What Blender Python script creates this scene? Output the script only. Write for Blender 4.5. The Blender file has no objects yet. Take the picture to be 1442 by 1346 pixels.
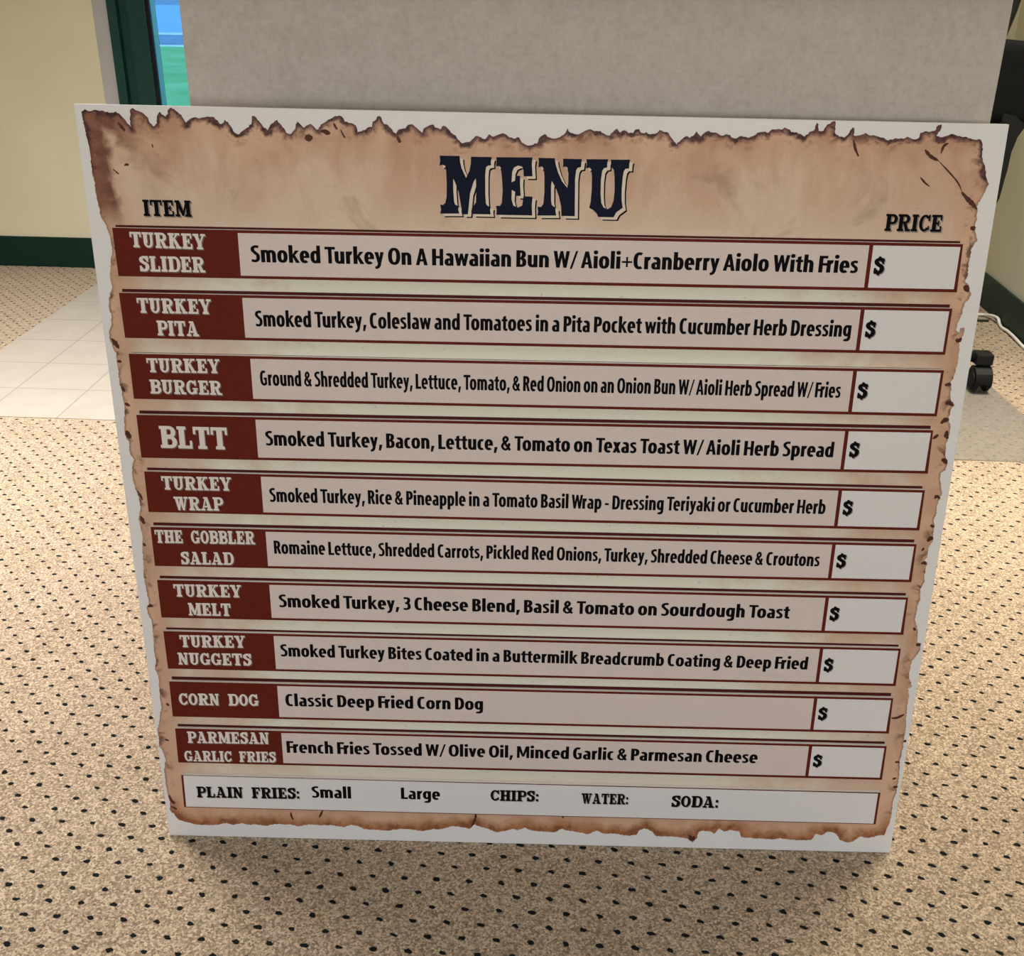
import bpy, bmesh, math, random
import numpy as np
from mathutils import Vector, Matrix
from mathutils.geometry import delaunay_2d_cdt

SC = bpy.context.scene
COL = SC.collection
random.seed(4)

# ------------------------------------------------------------------ camera
cam_data = bpy.data.cameras.new('camera')
cam = bpy.data.objects.new('camera', cam_data)
COL.objects.link(cam)
cam_data.sensor_width = 36.0
cam_data.lens = 38.71
cam_data.clip_start = 0.01
_r = Vector((0.99826235, 0.05787049, 0.0111039))
_u = Vector((-0.03513325, 0.43324552, 0.9005909))
_f = Vector((-0.04730693, 0.8994161, -0.43452587))
cam.matrix_world = Matrix(((_r.x, _u.x, -_f.x, 0.0), (_r.y, _u.y, -_f.y, 0.0),
                           (_r.z, _u.z, -_f.z, 1.0266), (0, 0, 0, 1)))
SC.camera = cam

# ------------------------------------------------------------------ light
SC.view_settings.view_transform = 'Standard'
SC.view_settings.look = 'None'
SC.view_settings.gamma = 1.0
SC.view_settings.use_curve_mapping = False
SC.view_settings.exposure = 0.0

world = bpy.data.worlds.new('sky')
SC.world = world
world.use_nodes = True
wn = world.node_tree
sky = wn.nodes.new('ShaderNodeTexSky')
sky.sky_type = 'NISHITA'
sky.sun_disc = False
sky.sun_elevation = math.radians(48)
sky.sun_rotation = math.radians(200)
wn.links.new(sky.outputs[0], wn.nodes['Background'].inputs[0])
wn.nodes['Background'].inputs[1].default_value = 0.25


def sun(name, energy, direction, color):
    d = bpy.data.lights.new(name, 'SUN')
    d.energy = energy
    d.angle = math.radians(0.6)
    d.color = color
    o = bpy.data.objects.new(name, d)
    o.rotation_euler = Vector(direction).to_track_quat('-Z', 'Y').to_euler()
    o.location = (0, -3, 9)
    COL.objects.link(o)


def ceiling_lamp(name, loc, sx, sy, watts, color, spread=85):
    d = bpy.data.lights.new(name, 'AREA')
    d.shape = 'RECTANGLE'
    d.size, d.size_y = sx, sy
    d.energy = watts
    d.color = color
    d.spread = math.radians(spread)          # louvred troffer
    o = bpy.data.objects.new(name, d)
    o.location = loc
    COL.objects.link(o)


sun('sun', 4.2, (0.25, 0.62, -0.75), (1.0, 0.97, 0.9))
ceiling_lamp('ceiling_lamp', (-1.35, 1.98, 2.42), 0.6, 0.9, 41, (1.0, 0.90, 0.81), 92)
ceiling_lamp('ceiling_lamp', (1.04, 2.1, 2.42), 0.5, 0.9, 25.5, (1.0, 0.88, 0.72), 80)
ceiling_lamp('ceiling_lamp', (0.1, 0.35, 2.42), 0.6, 1.2, 5.5, (1.0, 0.93, 0.86), 140)
# added fill light for the board's face, at an invented window behind the camera
d = bpy.data.lights.new('front_fill', 'AREA')
d.shape, d.size, d.size_y, d.energy, d.color = 'RECTANGLE', 2.5, 0.9, 27, (0.89, 0.93, 1.0)
o = bpy.data.objects.new('front_fill', d)
o.location = (0.15, -2.58, 0.78)
o.rotation_euler = (math.radians(90), 0, 0)
COL.objects.link(o)

# ------------------------------------------------------------------ measured artwork of the board (mm, from its lower left corner)
OUTLINE= [(4.9, 877.4), (8.9, 879.8), (13.3, 877.9), (19.1, 879.4), (25.5, 878.7), (32.7, 876.7), (39.4, 878.2), (43.6, 875.0), (47.7, 870.3), (52.6, 864.0), (53.5, 861.0), (52.2, 867.2), (53.6, 879.5), (56.4, 881.6), (59.9, 879.2), (65.2, 877.5), (69.5, 873.6), (72.5, 867.4), (75.0, 864.3), (79.0, 867.5), (80.4, 875.5), (83.0, 878.5), (84.9, 875.7), (88.0, 873.8), (90.7, 876.5), (90.9, 880.0), (94.5, 882.5), (98.8, 879.7), (104.0, 875.8), (106.6, 870.5), (107.9, 868.3), (112.9, 872.4), (116.8, 873.7), (122.3, 872.9), (127.0, 873.8), (130.7, 874.4), (136.3, 874.1), (139.7, 871.0), (142.2, 867.5), (145.1, 868.8), (146.7, 872.0), (149.8, 869.4), (152.8, 865.0), (154.6, 860.6), (158.7, 858.0), (165.0, 862.5), (172.8, 867.9), (174.0, 875.8), (176.2, 875.5), (180.5, 871.0), (183.9, 866.3), (188.2, 862.3), (191.3, 867.3), (196.2, 871.2), (198.7, 872.3), (203.3, 865.7), (206.7, 860.4), (211.2, 859.1), (215.2, 863.2), (218.1, 871.2), (221.1, 868.6), (224.6, 865.1), (228.4, 867.8), (231.3, 869.1), (234.8, 866.1), (236.6, 864.0), (238.7, 863.7), (241.4, 868.5), (245.9, 870.9), (250.9, 873.8), (256.4, 876.9), (259.8, 877.3), (263.2, 875.8), (265.4, 871.5), (272.2, 870.3), (276.0, 868.3), (277.3, 865.3), (277.5, 862.1), (281.6, 862.8), (285.1, 864.0), (287.6, 866.4), (292.0, 866.9), (292.8, 872.0), (296.6, 874.4), (297.2, 876.7), (299.6, 877.5), (301.5, 875.8), (302.8, 871.7), (304.2, 869.6), (307.6, 869.3), (310.9, 865.8), (312.8, 862.6), (315.7, 861.0), (317.7, 864.5), (321.1, 865.5), (325.0, 866.2), (327.5, 869.5), (331.4, 870.1), (334.8, 867.5), (337.6, 865.2), (341.5, 862.0), (343.0, 866.2), (346.4, 868.1), (349.4, 869.6), (352.3, 870.2), (354.2, 867.3), (357.1, 866.9), (360.0, 865.5), (361.0, 868.3), (362.5, 869.1), (366.3, 867.0), (369.7, 862.9), (373.1, 860.6), (374.5, 860.1), (378.1, 855.4), (380.9, 852.6), (387.4, 854.1), (392.0, 857.4), (395.7, 860.1), (400.3, 857.8), (403.7, 857.0), (407.7, 861.8), (411.4, 859.4), (416.9, 861.6), (420.6, 862.9), (426.2, 860.0), (431.7, 857.9), (436.9, 859.2), (440.1, 854.0), (443.8, 852.2), (448.8, 851.8), (454.9, 853.6), (458.4, 860.4), (462.1, 862.6), (466.8, 859.6), (471.4, 858.5), (476.9, 859.8), (482.3, 863.7), (484.6, 868.3), (487.3, 864.3), (493.4, 862.7), (499.7, 864.9), (505.2, 867.6), (510.7, 866.1), (517.2, 866.2), (521.9, 863.0), (526.5, 862.2), (530.0, 866.7), (533.0, 869.0), (536.5, 865.0), (540.1, 867.2), (540.9, 867.3), (544.5, 864.6), (549.1, 864.8), (551.2, 868.2), (554.7, 868.6), (556.6, 865.3), (560.1, 864.6), (561.6, 865.9), (564.2, 864.1), (569.4, 864.4), (572.8, 865.5), (575.0, 868.1), (578.6, 866.4), (583.9, 865.1), (586.4, 861.3), (589.6, 857.4), (592.3, 854.6), (595.9, 858.6), (601.4, 862.6), (604.4, 860.9), (608.3, 863.2), (611.2, 867.5), (614.0, 863.9), (615.9, 862.4), (619.6, 866.7), (623.0, 867.9), (627.2, 866.3), (631.3, 865.8), (635.5, 863.4), (640.0, 865.1), (644.1, 864.3), (646.7, 861.5), (649.6, 861.0), (652.9, 863.0), (659.3, 862.8), (662.3, 861.8), (667.3, 864.0), (670.5, 866.9), (673.9, 867.5), (677.8, 868.1), (681.4, 867.0), (684.0, 869.8), (690.9, 870.5), (693.8, 870.0), (696.5, 872.2), (700.1, 870.6), (703.2, 867.9), (705.4, 868.0), (712.0, 866.3), (716.9, 863.7), (721.0, 868.2), (725.4, 869.7), (727.3, 877.1), (729.3, 875.3), (730.0, 869.2), (734.6, 869.3), (736.8, 873.7), (741.8, 878.1), (745.0, 878.7), (746.1, 867.7), (750.8, 864.2), (755.5, 863.4), (758.8, 866.1), (762.5, 873.2), (764.5, 872.0), (764.3, 865.6), (770.8, 865.7), (775.9, 868.1), (780.9, 865.5), (784.5, 865.9), (793.0, 863.9), (798.8, 861.3), (805.8, 863.7), (813.3, 863.0), (816.6, 865.1), (824.3, 862.6), (828.6, 864.8), (828.9, 868.8), (834.1, 870.6), (837.0, 869.8), (842.3, 870.8), (845.2, 876.1), (848.3, 877.0), (848.4, 872.6), (844.8, 866.4), (851.4, 865.1), (856.6, 866.9), (860.0, 868.4), (865.8, 866.3), (875.1, 865.4), (881.9, 863.4), (887.8, 863.8), (891.3, 858.2), (892.5, 846.7), (897.3, 836.9), (899.7, 827.9), (903.5, 821.6), (901.2, 813.4), (897.8, 806.1), (895.1, 799.6), (896.8, 795.0), (897.0, 784.8), (896.5, 780.2), (896.6, 778.5), (899.5, 770.7), (901.4, 766.8), (898.6, 762.0), (896.8, 758.0), (896.7, 746.0), (896.4, 738.0), (897.4, 729.9), (895.4, 724.2), (899.6, 721.0), (901.7, 715.3), (904.0, 712.1), (902.8, 706.3), (898.6, 700.4), (898.1, 690.5), (894.8, 680.4), (894.9, 672.9), (898.0, 670.7), (898.8, 675.8), (902.5, 676.4), (903.2, 668.8), (899.6, 660.3), (901.5, 651.8), (902.1, 639.9), (901.2, 629.5), (900.1, 620.8), (897.7, 617.3), (899.8, 610.3), (899.5, 603.3), (901.3, 597.2), (906.3, 592.0), (903.0, 587.3), (902.4, 580.1), (901.3, 576.5), (905.0, 568.6), (905.6, 559.6), (905.0, 552.3), (903.7, 546.8), (905.0, 534.1), (908.7, 526.8), (907.9, 517.6), (903.2, 514.7), (903.3, 508.2), (905.6, 498.9), (908.4, 489.6), (905.7, 481.0), (905.0, 474.3), (906.2, 466.7), (904.1, 457.1), (906.1, 449.5), (905.6, 441.7), (906.9, 433.0), (903.6, 425.1), (903.8, 412.4), (901.0, 407.4), (905.0, 404.5), (904.2, 397.5), (904.1, 388.5), (904.9, 380.5), (902.0, 370.4), (903.1, 362.3), (903.5, 358.3), (901.7, 348.8), (901.9, 340.4), (901.2, 333.2), (906.3, 320.0), (908.4, 303.0), (913.2, 301.9), (913.4, 293.3), (909.1, 283.3), (905.7, 277.0), (905.2, 265.8), (905.2, 258.3), (911.2, 243.3), (906.6, 240.7), (909.6, 230.6), (909.1, 215.2), (910.2, 199.7), (911.9, 188.0), (912.1, 171.0), (912.5, 160.4), (912.1, 147.1), (911.2, 137.7), (913.2, 120.2), (913.8, 106.6), (913.4, 90.2), (911.5, 79.1), (912.3, 56.8), (910.8, 42.7), (908.4, 31.3), (907.2, 26.7), (900.8, 26.5), (894.2, 23.9), (886.5, 22.4), (877.5, 24.1), (869.6, 15.8), (862.8, 14.8), (853.6, 17.7), (848.6, 26.1), (843.3, 29.6), (835.4, 29.9), (829.1, 24.3), (822.0, 26.5), (817.1, 16.6), (805.3, 16.3), (791.4, 16.6), (779.4, 18.7), (768.7, 16.4), (755.8, 17.2), (739.8, 17.9), (728.9, 18.8), (726.2, 27.3), (715.1, 29.4), (707.4, 26.7), (700.2, 30.9), (694.9, 22.7), (689.7, 26.2), (679.7, 27.1), (675.0, 24.5), (673.7, 14.7), (668.2, 8.4), (661.8, 14.3), (654.8, 15.8), (643.4, 16.9), (622.2, 17.1), (616.9, 24.0), (606.7, 28.9), (599.5, 24.1), (597.4, 17.9), (586.3, 16.6), (568.7, 19.5), (556.3, 19.1), (547.5, 23.1), (536.5, 17.6), (524.0, 20.3), (514.0, 21.5), (502.7, 24.8), (494.2, 19.4), (481.7, 19.9), (466.8, 20.7), (455.5, 25.2), (448.1, 21.0), (441.8, 23.0), (431.9, 19.0), (420.7, 17.1), (410.7, 22.0), (400.7, 24.8), (393.3, 28.5), (387.0, 21.3), (377.1, 23.5), (363.4, 24.6), (350.9, 19.6), (339.6, 19.3), (327.1, 15.9), (317.1, 17.7), (300.9, 18.8), (282.1, 15.1), (267.1, 16.2), (253.3, 16.7), (244.8, 21.7), (236.0, 22.9), (227.1, 19.0), (212.2, 21.6), (197.2, 21.1), (183.5, 22.0), (169.5, 18.5), (159.6, 21.2), (150.8, 21.0), (139.6, 21.6), (129.3, 18.2), (114.4, 19.9), (105.5, 19.0), (96.9, 21.2), (86.7, 18.4), (78.1, 21.2), (65.2, 17.8), (52.6, 16.8), (38.8, 17.6), (26.6, 21.2), (18.1, 24.0), (7.6, 39.6), (9.3, 52.1), (7.0, 64.5), (6.7, 81.8), (6.2, 96.5), (8.5, 108.8), (10.3, 116.1), (7.4, 128.1), (4.1, 135.2), (5.4, 147.1), (4.6, 159.0), (7.6, 168.5), (9.9, 180.2), (12.8, 189.6), (12.5, 205.8), (13.0, 219.6), (13.7, 235.5), (10.6, 243.4), (12.6, 253.5), (12.3, 269.2), (13.2, 282.5), (13.9, 302.3), (13.5, 310.0), (9.9, 319.3), (9.9, 327.7), (13.0, 330.9), (12.2, 345.3), (11.3, 357.6), (11.0, 371.9), (12.2, 386.1), (12.9, 400.1), (14.2, 412.1), (15.2, 418.1), (13.8, 429.9), (12.5, 439.6), (15.0, 448.4), (17.0, 455.3), (16.1, 466.8), (14.3, 474.4), (11.8, 483.9), (11.9, 495.3), (13.5, 506.6), (15.8, 511.3), (12.2, 517.8), (12.0, 527.1), (13.0, 532.7), (9.9, 536.3), (9.2, 545.5), (9.8, 555.3), (12.2, 570.8), (11.8, 580.4), (11.3, 591.8), (10.2, 601.3), (10.1, 620.0), (10.5, 631.2), (7.8, 638.6), (5.3, 647.7), (5.3, 655.1), (8.9, 662.4), (10.2, 673.3), (8.9, 680.5), (9.7, 691.3), (12.3, 698.4), (14.8, 703.8), (14.0, 716.1), (16.0, 728.4), (19.2, 740.7), (18.9, 752.7), (17.7, 761.3), (15.6, 768.0), (12.1, 774.8), (11.5, 781.2), (9.8, 794.2), (9.5, 810.8), (8.2, 819.9), (8.9, 836.2), (7.9, 850.6), (6.2, 863.0), (5.5, 871.8)]
MENU_LETTERS= {'M': [(358.4, 840.7), (378.3, 840.7), (378.7, 835.3), (380.2, 829.0), (384.6, 819.7), (387.9, 826.2), (389.4, 833.4), (389.6, 840.1), (410.3, 840.1), (409.3, 835.8), (409.6, 832.2), (406.3, 831.8), (404.5, 830.0), (403.8, 822.9), (403.9, 804.9), (404.6, 794.7), (406.1, 792.6), (409.3, 791.9), (408.8, 788.2), (409.5, 784.2), (390.5, 784.3), (389.7, 786.5), (390.8, 791.6), (392.7, 793.1), (394.6, 796.0), (394.8, 809.1), (394.4, 819.2), (392.3, 816.3), (388.6, 804.7), (387.5, 793.8), (386.4, 783.9), (380.7, 783.8), (379.3, 793.6), (377.1, 805.9), (373.8, 814.6), (371.8, 818.8), (371.7, 808.0), (372.6, 795.7), (373.7, 793.2), (377.0, 792.1), (376.6, 788.5), (377.7, 784.5), (358.3, 784.2), (359.3, 788.2), (358.4, 793.3), (361.4, 792.8), (363.6, 794.9), (365.0, 800.7), (365.2, 814.4), (364.9, 824.5), (364.0, 830.9), (361.4, 832.1), (358.1, 831.1), (359.0, 835.8)], 'E': [(414.7, 840.0), (450.7, 840.3), (450.1, 834.2), (451.0, 822.1), (442.2, 822.0), (441.8, 828.4), (440.5, 831.3), (436.5, 832.3), (432.5, 830.4), (430.7, 826.1), (430.1, 816.1), (433.4, 817.6), (434.4, 822.6), (438.8, 822.3), (438.6, 815.5), (439.5, 802.9), (434.7, 802.8), (433.9, 806.8), (430.5, 808.6), (430.3, 799.5), (432.2, 793.3), (437.1, 791.4), (441.1, 793.5), (442.3, 802.6), (451.4, 802.4), (450.8, 793.3), (451.4, 783.8), (415.1, 783.9), (415.5, 789.1), (414.7, 792.7), (418.8, 792.8), (420.6, 795.7), (421.3, 808.8), (420.4, 821.0), (419.2, 830.2), (417.4, 831.6), (414.4, 831.2), (415.1, 835.9)], 'N': [(456.6, 840.0), (472.7, 839.9), (473.6, 834.6), (476.4, 826.1), (480.7, 817.6), (486.0, 811.5), (486.8, 816.2), (486.7, 825.5), (485.4, 831.2), (483.6, 832.2), (481.2, 831.3), (481.3, 835.4), (480.9, 839.5), (499.8, 839.4), (499.2, 835.7), (499.0, 831.8), (495.7, 831.0), (494.3, 828.5), (493.5, 820.6), (494.0, 799.0), (494.4, 783.7), (480.9, 783.8), (480.3, 793.0), (477.8, 803.1), (474.2, 811.7), (470.4, 817.8), (469.7, 813.1), (470.1, 798.6), (471.0, 794.3), (474.7, 791.8), (474.8, 788.5), (475.7, 784.1), (456.4, 783.8), (457.3, 787.5), (456.5, 792.6), (460.2, 792.3), (462.4, 795.6), (463.2, 807.2), (462.9, 821.6), (462.0, 829.4), (460.1, 831.9), (456.6, 830.8), (457.1, 835.8)], 'U': [(503.9, 839.4), (525.8, 839.6), (524.9, 836.0), (525.0, 831.8), (521.8, 831.0), (520.1, 828.2), (519.3, 819.6), (519.5, 806.6), (520.6, 797.2), (523.0, 792.9), (526.8, 791.1), (530.5, 793.0), (532.8, 799.6), (533.4, 810.4), (532.7, 822.6), (531.7, 829.7), (529.8, 831.5), (528.4, 830.8), (528.9, 835.4), (528.2, 839.3), (547.4, 839.5), (546.7, 835.6), (546.7, 831.0), (543.4, 830.8), (541.7, 828.5), (540.9, 822.8), (540.4, 810.6), (540.9, 799.7), (542.3, 792.8), (535.9, 788.0), (533.5, 783.2), (518.2, 783.3), (515.8, 787.7), (512.4, 790.2), (508.6, 792.3), (509.8, 797.8), (510.5, 810.1), (510.2, 822.3), (509.4, 829.4), (507.5, 831.4), (503.7, 830.6), (504.8, 835.0)]}
SIGN= [(3.4, -0.1), (918.2, 0.1), (913.6, 877.8), (-1.5, 884.6)]
STRIPS=[
   [(23.8, 765.6), (24.5, 716.2), (887.3, 713.8), (885.9, 762.8), (151.7, 763.5), (152.2, 718.9), (792.6, 716.9), (792.0, 761.3)] ,
   [(22.8, 698.8), (23.8, 650.8), (885.5, 648.0), (885.6, 697.0), (151.1, 696.2), (151.8, 652.0), (792.0, 649.9), (792.1, 694.4)] ,
   [(25.5, 633.7), (25.5, 583.6), (887.2, 580.4), (887.1, 631.4), (154.9, 631.2), (155.0, 586.8), (792.8, 584.6), (792.1, 629.7)] ,
   [(26.0, 565.5), (26.1, 515.9), (887.5, 514.9), (885.8, 564.8), (155.1, 563.3), (155.9, 519.0), (792.2, 517.3), (791.9, 561.2)] ,
   [(27.3, 499.7), (27.0, 450.9), (888.2, 447.1), (887.3, 495.5), (156.6, 496.0), (156.6, 453.1), (793.6, 449.7), (793.0, 493.9)] ,
   [(27.1, 432.7), (27.1, 383.8), (888.6, 383.0), (887.7, 430.5), (157.1, 431.6), (157.4, 386.8), (794.7, 386.0), (793.4, 430.2)] ,
   [(27.5, 365.9), (27.6, 317.0), (889.2, 315.2), (887.8, 363.7), (156.8, 363.4), (157.1, 319.0), (795.3, 317.4), (793.4, 361.0)] ,
   [(27.8, 298.9), (28.2, 248.3), (889.8, 246.6), (888.9, 297.1), (157.1, 297.3), (157.7, 252.8), (796.1, 250.2), (794.8, 295.5)] ,
   [(27.7, 230.7), (27.2, 181.4), (890.8, 180.5), (889.3, 230.0), (157.2, 229.9), (157.1, 184.9), (797.2, 183.0), (795.5, 229.1)] ,
   [(28.3, 164.5), (27.4, 114.8), (891.6, 113.7), (890.9, 162.7), (157.9, 163.6), (157.6, 117.8), (798.5, 116.8), (797.0, 163.0)] ,
   [(29.0, 96.3), (28.2, 47.7), (892.7, 47.2), (892.4, 95.0)] ,
]
DESCRIPTIONS=[
   ('Smoked Turkey On A Hawaiian Bun W/ Aioli+Cranberry Aiolo With Fries', 163.8, 733.0, 783.6, 731.8, 17.0) ,
   ('Smoked Turkey, Coleslaw and Tomatoes in a Pita Pocket with Cucumber Herb Dressing', 163.4, 665.7, 784.9, 665.4, 16.7) ,
   ('Ground & Shredded Turkey, Lettuce, Tomato, & Red Onion on an Onion Bun W/ Aioli Herb Spread W/ Fries', 163.9, 601.2, 782.0, 599.1, 16.6) ,
   ('Smoked Turkey, Bacon, Lettuce, & Tomato on Texas Toast W/ Aioli Herb Spread', 164.9, 533.0, 782.5, 531.8, 16.8) ,
   ('Smoked Turkey, Rice & Pineapple in a Tomato Basil Wrap - Dressing Teriyaki or Cucumber Herb', 164.8, 466.2, 781.6, 464.8, 16.6) ,
   ('Romaine Lettuce, Shredded Carrots, Pickled Red Onions, Turkey, Shredded Cheese & Croutons', 165.5, 402.4, 782.4, 400.5, 16.4) ,
   ('Smoked Turkey, 3 Cheese Blend, Basil & Tomato on Sourdough Toast', 166.6, 334.0, 755.8, 333.3, 16.5) ,
   ('Smoked Turkey Bites Coated in a Buttermilk Breadcrumb Coating & Deep Fried', 164.2, 268.5, 783.8, 266.4, 16.3) ,
   ('Classic Deep Fried Corn Dog', 165.8, 199.9, 403.5, 200.5, 16.9) ,
   ('French Fries Tossed W/ Olive Oil, Minced Garlic & Parmesan Cheese', 163.1, 132.9, 737.6, 133.7, 17.1) ,
]
NAMES=[
   [('TURKEY', 40.8, 746.2, 118.2, 745.0, 15.7), ('SLIDER', 47.6, 721.6, 115.1, 721.4, 15.9)] ,
   [('TURKEY', 40.5, 678.0, 118.1, 677.8, 15.8), ('PITA', 58.9, 654.1, 102.7, 653.8, 16.1)] ,
   [('TURKEY', 43.6, 613.6, 121.7, 613.8, 15.6), ('BURGER', 44.4, 589.9, 121.5, 589.6, 15.8)] ,
   [('BLTT', 49.1, 527.9, 123.3, 527.3, 25.5)] ,
   [('TURKEY', 45.4, 478.4, 123.1, 478.5, 16.2), ('WRAP', 56.7, 453.8, 111.7, 454.1, 16.4)] ,
   [('THE GOBBLER', 31.0, 412.9, 144.3, 413.5, 16.2), ('SALAD', 57.8, 386.6, 117.9, 387.0, 15.9)] ,
   [('TURKEY', 45.5, 344.8, 123.9, 345.5, 16.1), ('MELT', 60.2, 320.6, 109.6, 320.9, 16.4)] ,
   [('TURKEY', 46.0, 277.9, 123.3, 278.9, 16.3), ('NUGGETS', 41.6, 254.3, 128.9, 254.9, 16.2)] ,
   [('CORN DOG', 37.1, 198.2, 133.4, 199.0, 16.4)] ,
   [('PARMESAN', 42.2, 143.8, 142.1, 144.9, 16.7), ('GARLIC FRIES', 35.9, 117.0, 148.8, 118.3, 15.5)] ,
]
HEADINGS= [('ITEM', 56.1, 777.2, 104.9, 777.0, 16.3), ('PRICE', 806.6, 774.0, 863.6, 773.9, 16.8)]
EXTRAS= [('PLAIN FRIES:', 46.1, 63.3, 174.8, 64.8, 16.4), ('CHIPS:', 413.1, 69.2, 472.8, 69.4, 16.0), ('WATER:', 525.8, 68.0, 583.9, 68.4, 15.5), ('SODA:', 637.4, 66.5, 695.5, 66.4, 17.0)]
EXTRAS_SANS= [('Small', 190.2, 67.0, 239.5, 67.0, 17.1), ('Large', 301.7, 68.3, 350.4, 68.2, 17.1)]
FRAME_TOPS= [766.8, 701.0, 633.1, 568.0, 501.6, 435.2, 368.1, 300.4, 233.8, 166.8]
CREASES= [(1.6, [(878.0, 813.1), (884.6, 806.8), (891.1, 801.4), (895.6, 796.8)]), (1.3, [(835.8, 853.0), (842.3, 846.9), (850.2, 843.0)]), (0.6, [(850.2, 843.0), (861.9, 832.8), (872.9, 822.1), (878.4, 813.1)]), (1.0, [(851.9, 849.7), (853.6, 856.8), (857.8, 859.5)]), (0.7, [(835.0, 827.0), (840.5, 821.6), (845.6, 818.1)]), (1.0, [(764.8, 861.7), (767.8, 852.9), (771.8, 845.8)]), (1.0, [(41.7, 826.7), (44.3, 827.7), (46.4, 827.0)]), (0.6, [(29.9, 822.9), (33.3, 819.9), (35.6, 818.1)]), (2.4, [(225.0, 856.3), (228.7, 855.8), (232.8, 856.2)]), (1.6, [(242.0, 862.7), (246.6, 861.3), (250.3, 860.2)]), (1.2, [(40.0, 867.9), (44.0, 862.6), (46.5, 860.0)]), (0.5, [(71.7, 847.9), (72.8, 844.0)]), (1.2, [(240.6, 862.0), (245.5, 862.6), (250.3, 860.3)]), (0.9, [(254.2, 870.1), (255.9, 866.4), (257.8, 864.1)]), (0.6, [(260.7, 864.2), (262.9, 859.5), (265.2, 855.8)]), (1.3, [(316.6, 858.4), (318.4, 854.7), (319.5, 852.4)]), (1.6, [(892.5, 779.3), (895.2, 777.7), (895.9, 780.1)]), (2.2, [(895.1, 719.3), (897.8, 717.7), (900.8, 713.6)]), (1.6, [(895.8, 663.6), (899.4, 662.0), (901.3, 665.4)]), (1.6, [(892.0, 614.0), (896.1, 614.6), (897.8, 616.4)]), (1.8, [(896.1, 592.7), (899.2, 594.5), (904.8, 591.1)]), (2.0, [(894.5, 571.0), (898.2, 574.7), (902.6, 575.7)]), (1.4, [(888.7, 553.4), (892.0, 556.6), (893.9, 558.4)]), (1.8, [(902.5, 563.1), (902.5, 557.7), (904.8, 553.8)]), (1.8, [(901.6, 530.3), (905.3, 528.6), (907.6, 524.9)]), (1.5, [(901.0, 483.7), (903.1, 486.6), (907.0, 483.9)]), (1.8, [(900.9, 431.9), (903.8, 435.9), (906.4, 434.0)]), (1.0, [(896.4, 420.1), (898.5, 424.0)]), (1.4, [(897.9, 404.3), (901.3, 405.4), (904.2, 403.5)]), (1.2, [(901.3, 452.3), (904.3, 450.4), (905.5, 451.4)]), (1.3, [(892.7, 199.2), (899.2, 199.9), (907.3, 204.8)]), (1.6, [(907.3, 300.0), (910.5, 300.1), (912.8, 300.7)]), (1.3, [(905.8, 136.7), (910.9, 136.9)]), (1.1, [(905.8, 111.9), (910.6, 113.4)]), (1.3, [(908.6, 99.7), (914.1, 101.2)]), (1.4, [(912.5, 168.4), (914.4, 165.8)]), (1.2, [(901.3, 322.3), (903.9, 318.7)]), (2.0, [(11.3, 545.5), (13.0, 540.0), (14.8, 536.4)]), (1.0, [(15.2, 474.5), (18.1, 468.8), (19.8, 463.0)]), (1.6, [(15.3, 443.6), (17.4, 437.8), (18.8, 433.9)]), (1.4, [(10.9, 328.3), (14.7, 329.7), (17.4, 328.5)]), (1.2, [(15.2, 410.1), (16.6, 406.2)]), (1.8, [(7.2, 648.7), (11.1, 643.2), (14.0, 637.8)]), (1.2, [(10.5, 623.8), (15.1, 623.5)]), (1.2, [(11.8, 595.6), (14.8, 590.0)]), (1.3, [(13.3, 577.0), (18.4, 573.8)]), (1.3, [(19.6, 196.8), (22.2, 193.4)]), (1.5, [(8.8, 62.1), (12.0, 52.2), (15.9, 49.8)]), (1.2, [(9.1, 44.6), (14.1, 42.3), (16.9, 39.8)]), (0.9, [(12.2, 144.9), (17.1, 143.2)]), (0.9, [(161.3, 40.5), (161.4, 34.4), (163.8, 28.4)]), (1.0, [(202.2, 45.6), (199.3, 38.6), (196.5, 32.4)]), (1.1, [(394.5, 46.8), (394.0, 37.7), (389.5, 25.4)]), (0.9, [(502.1, 47.8), (504.7, 41.0)]), (2.4, [(664.2, 19.9), (667.9, 13.9), (670.5, 18.6)])]

# ------------------------------------------------------------------ helpers
MATS = {}


def tag(o, label=None, cat=None, group=None, kind=None):
    if label: o['label'] = label
    if cat: o['category'] = cat
    if group: o['group'] = group
    if kind: o['kind'] = kind
    return o


def empty(name, loc=(0, 0, 0)):
    o = bpy.data.objects.new(name, None)
    o.empty_display_size = 0.05
    o.location = loc
    COL.objects.link(o)
    return o


def mesh_obj(name, verts, faces, mat, parent=None, smooth=False):
    me = bpy.data.meshes.new(name)
    me.from_pydata([tuple(v) for v in verts], [], faces)
    me.update()
    if smooth:
        for p in me.polygons:
            p.use_smooth = True
    o = bpy.data.objects.new(name, me)
    mats = mat if isinstance(mat, (list, tuple)) else [mat]
    for m in mats:
        me.materials.append(m)
    COL.objects.link(o)
    if parent: o.parent = parent
    return o


def bm_obj(name, bm, mat, parent=None, smooth=False):
    me = bpy.data.meshes.new(name)
    bmesh.ops.recalc_face_normals(bm, faces=bm.faces)
    bm.to_mesh(me)
    bm.free()
    if smooth:
        for p in me.polygons:
            p.use_smooth = True
    me.materials.append(mat)
    o = bpy.data.objects.new(name, me)
    COL.objects.link(o)
    if parent: o.parent = parent
    return o


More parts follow.
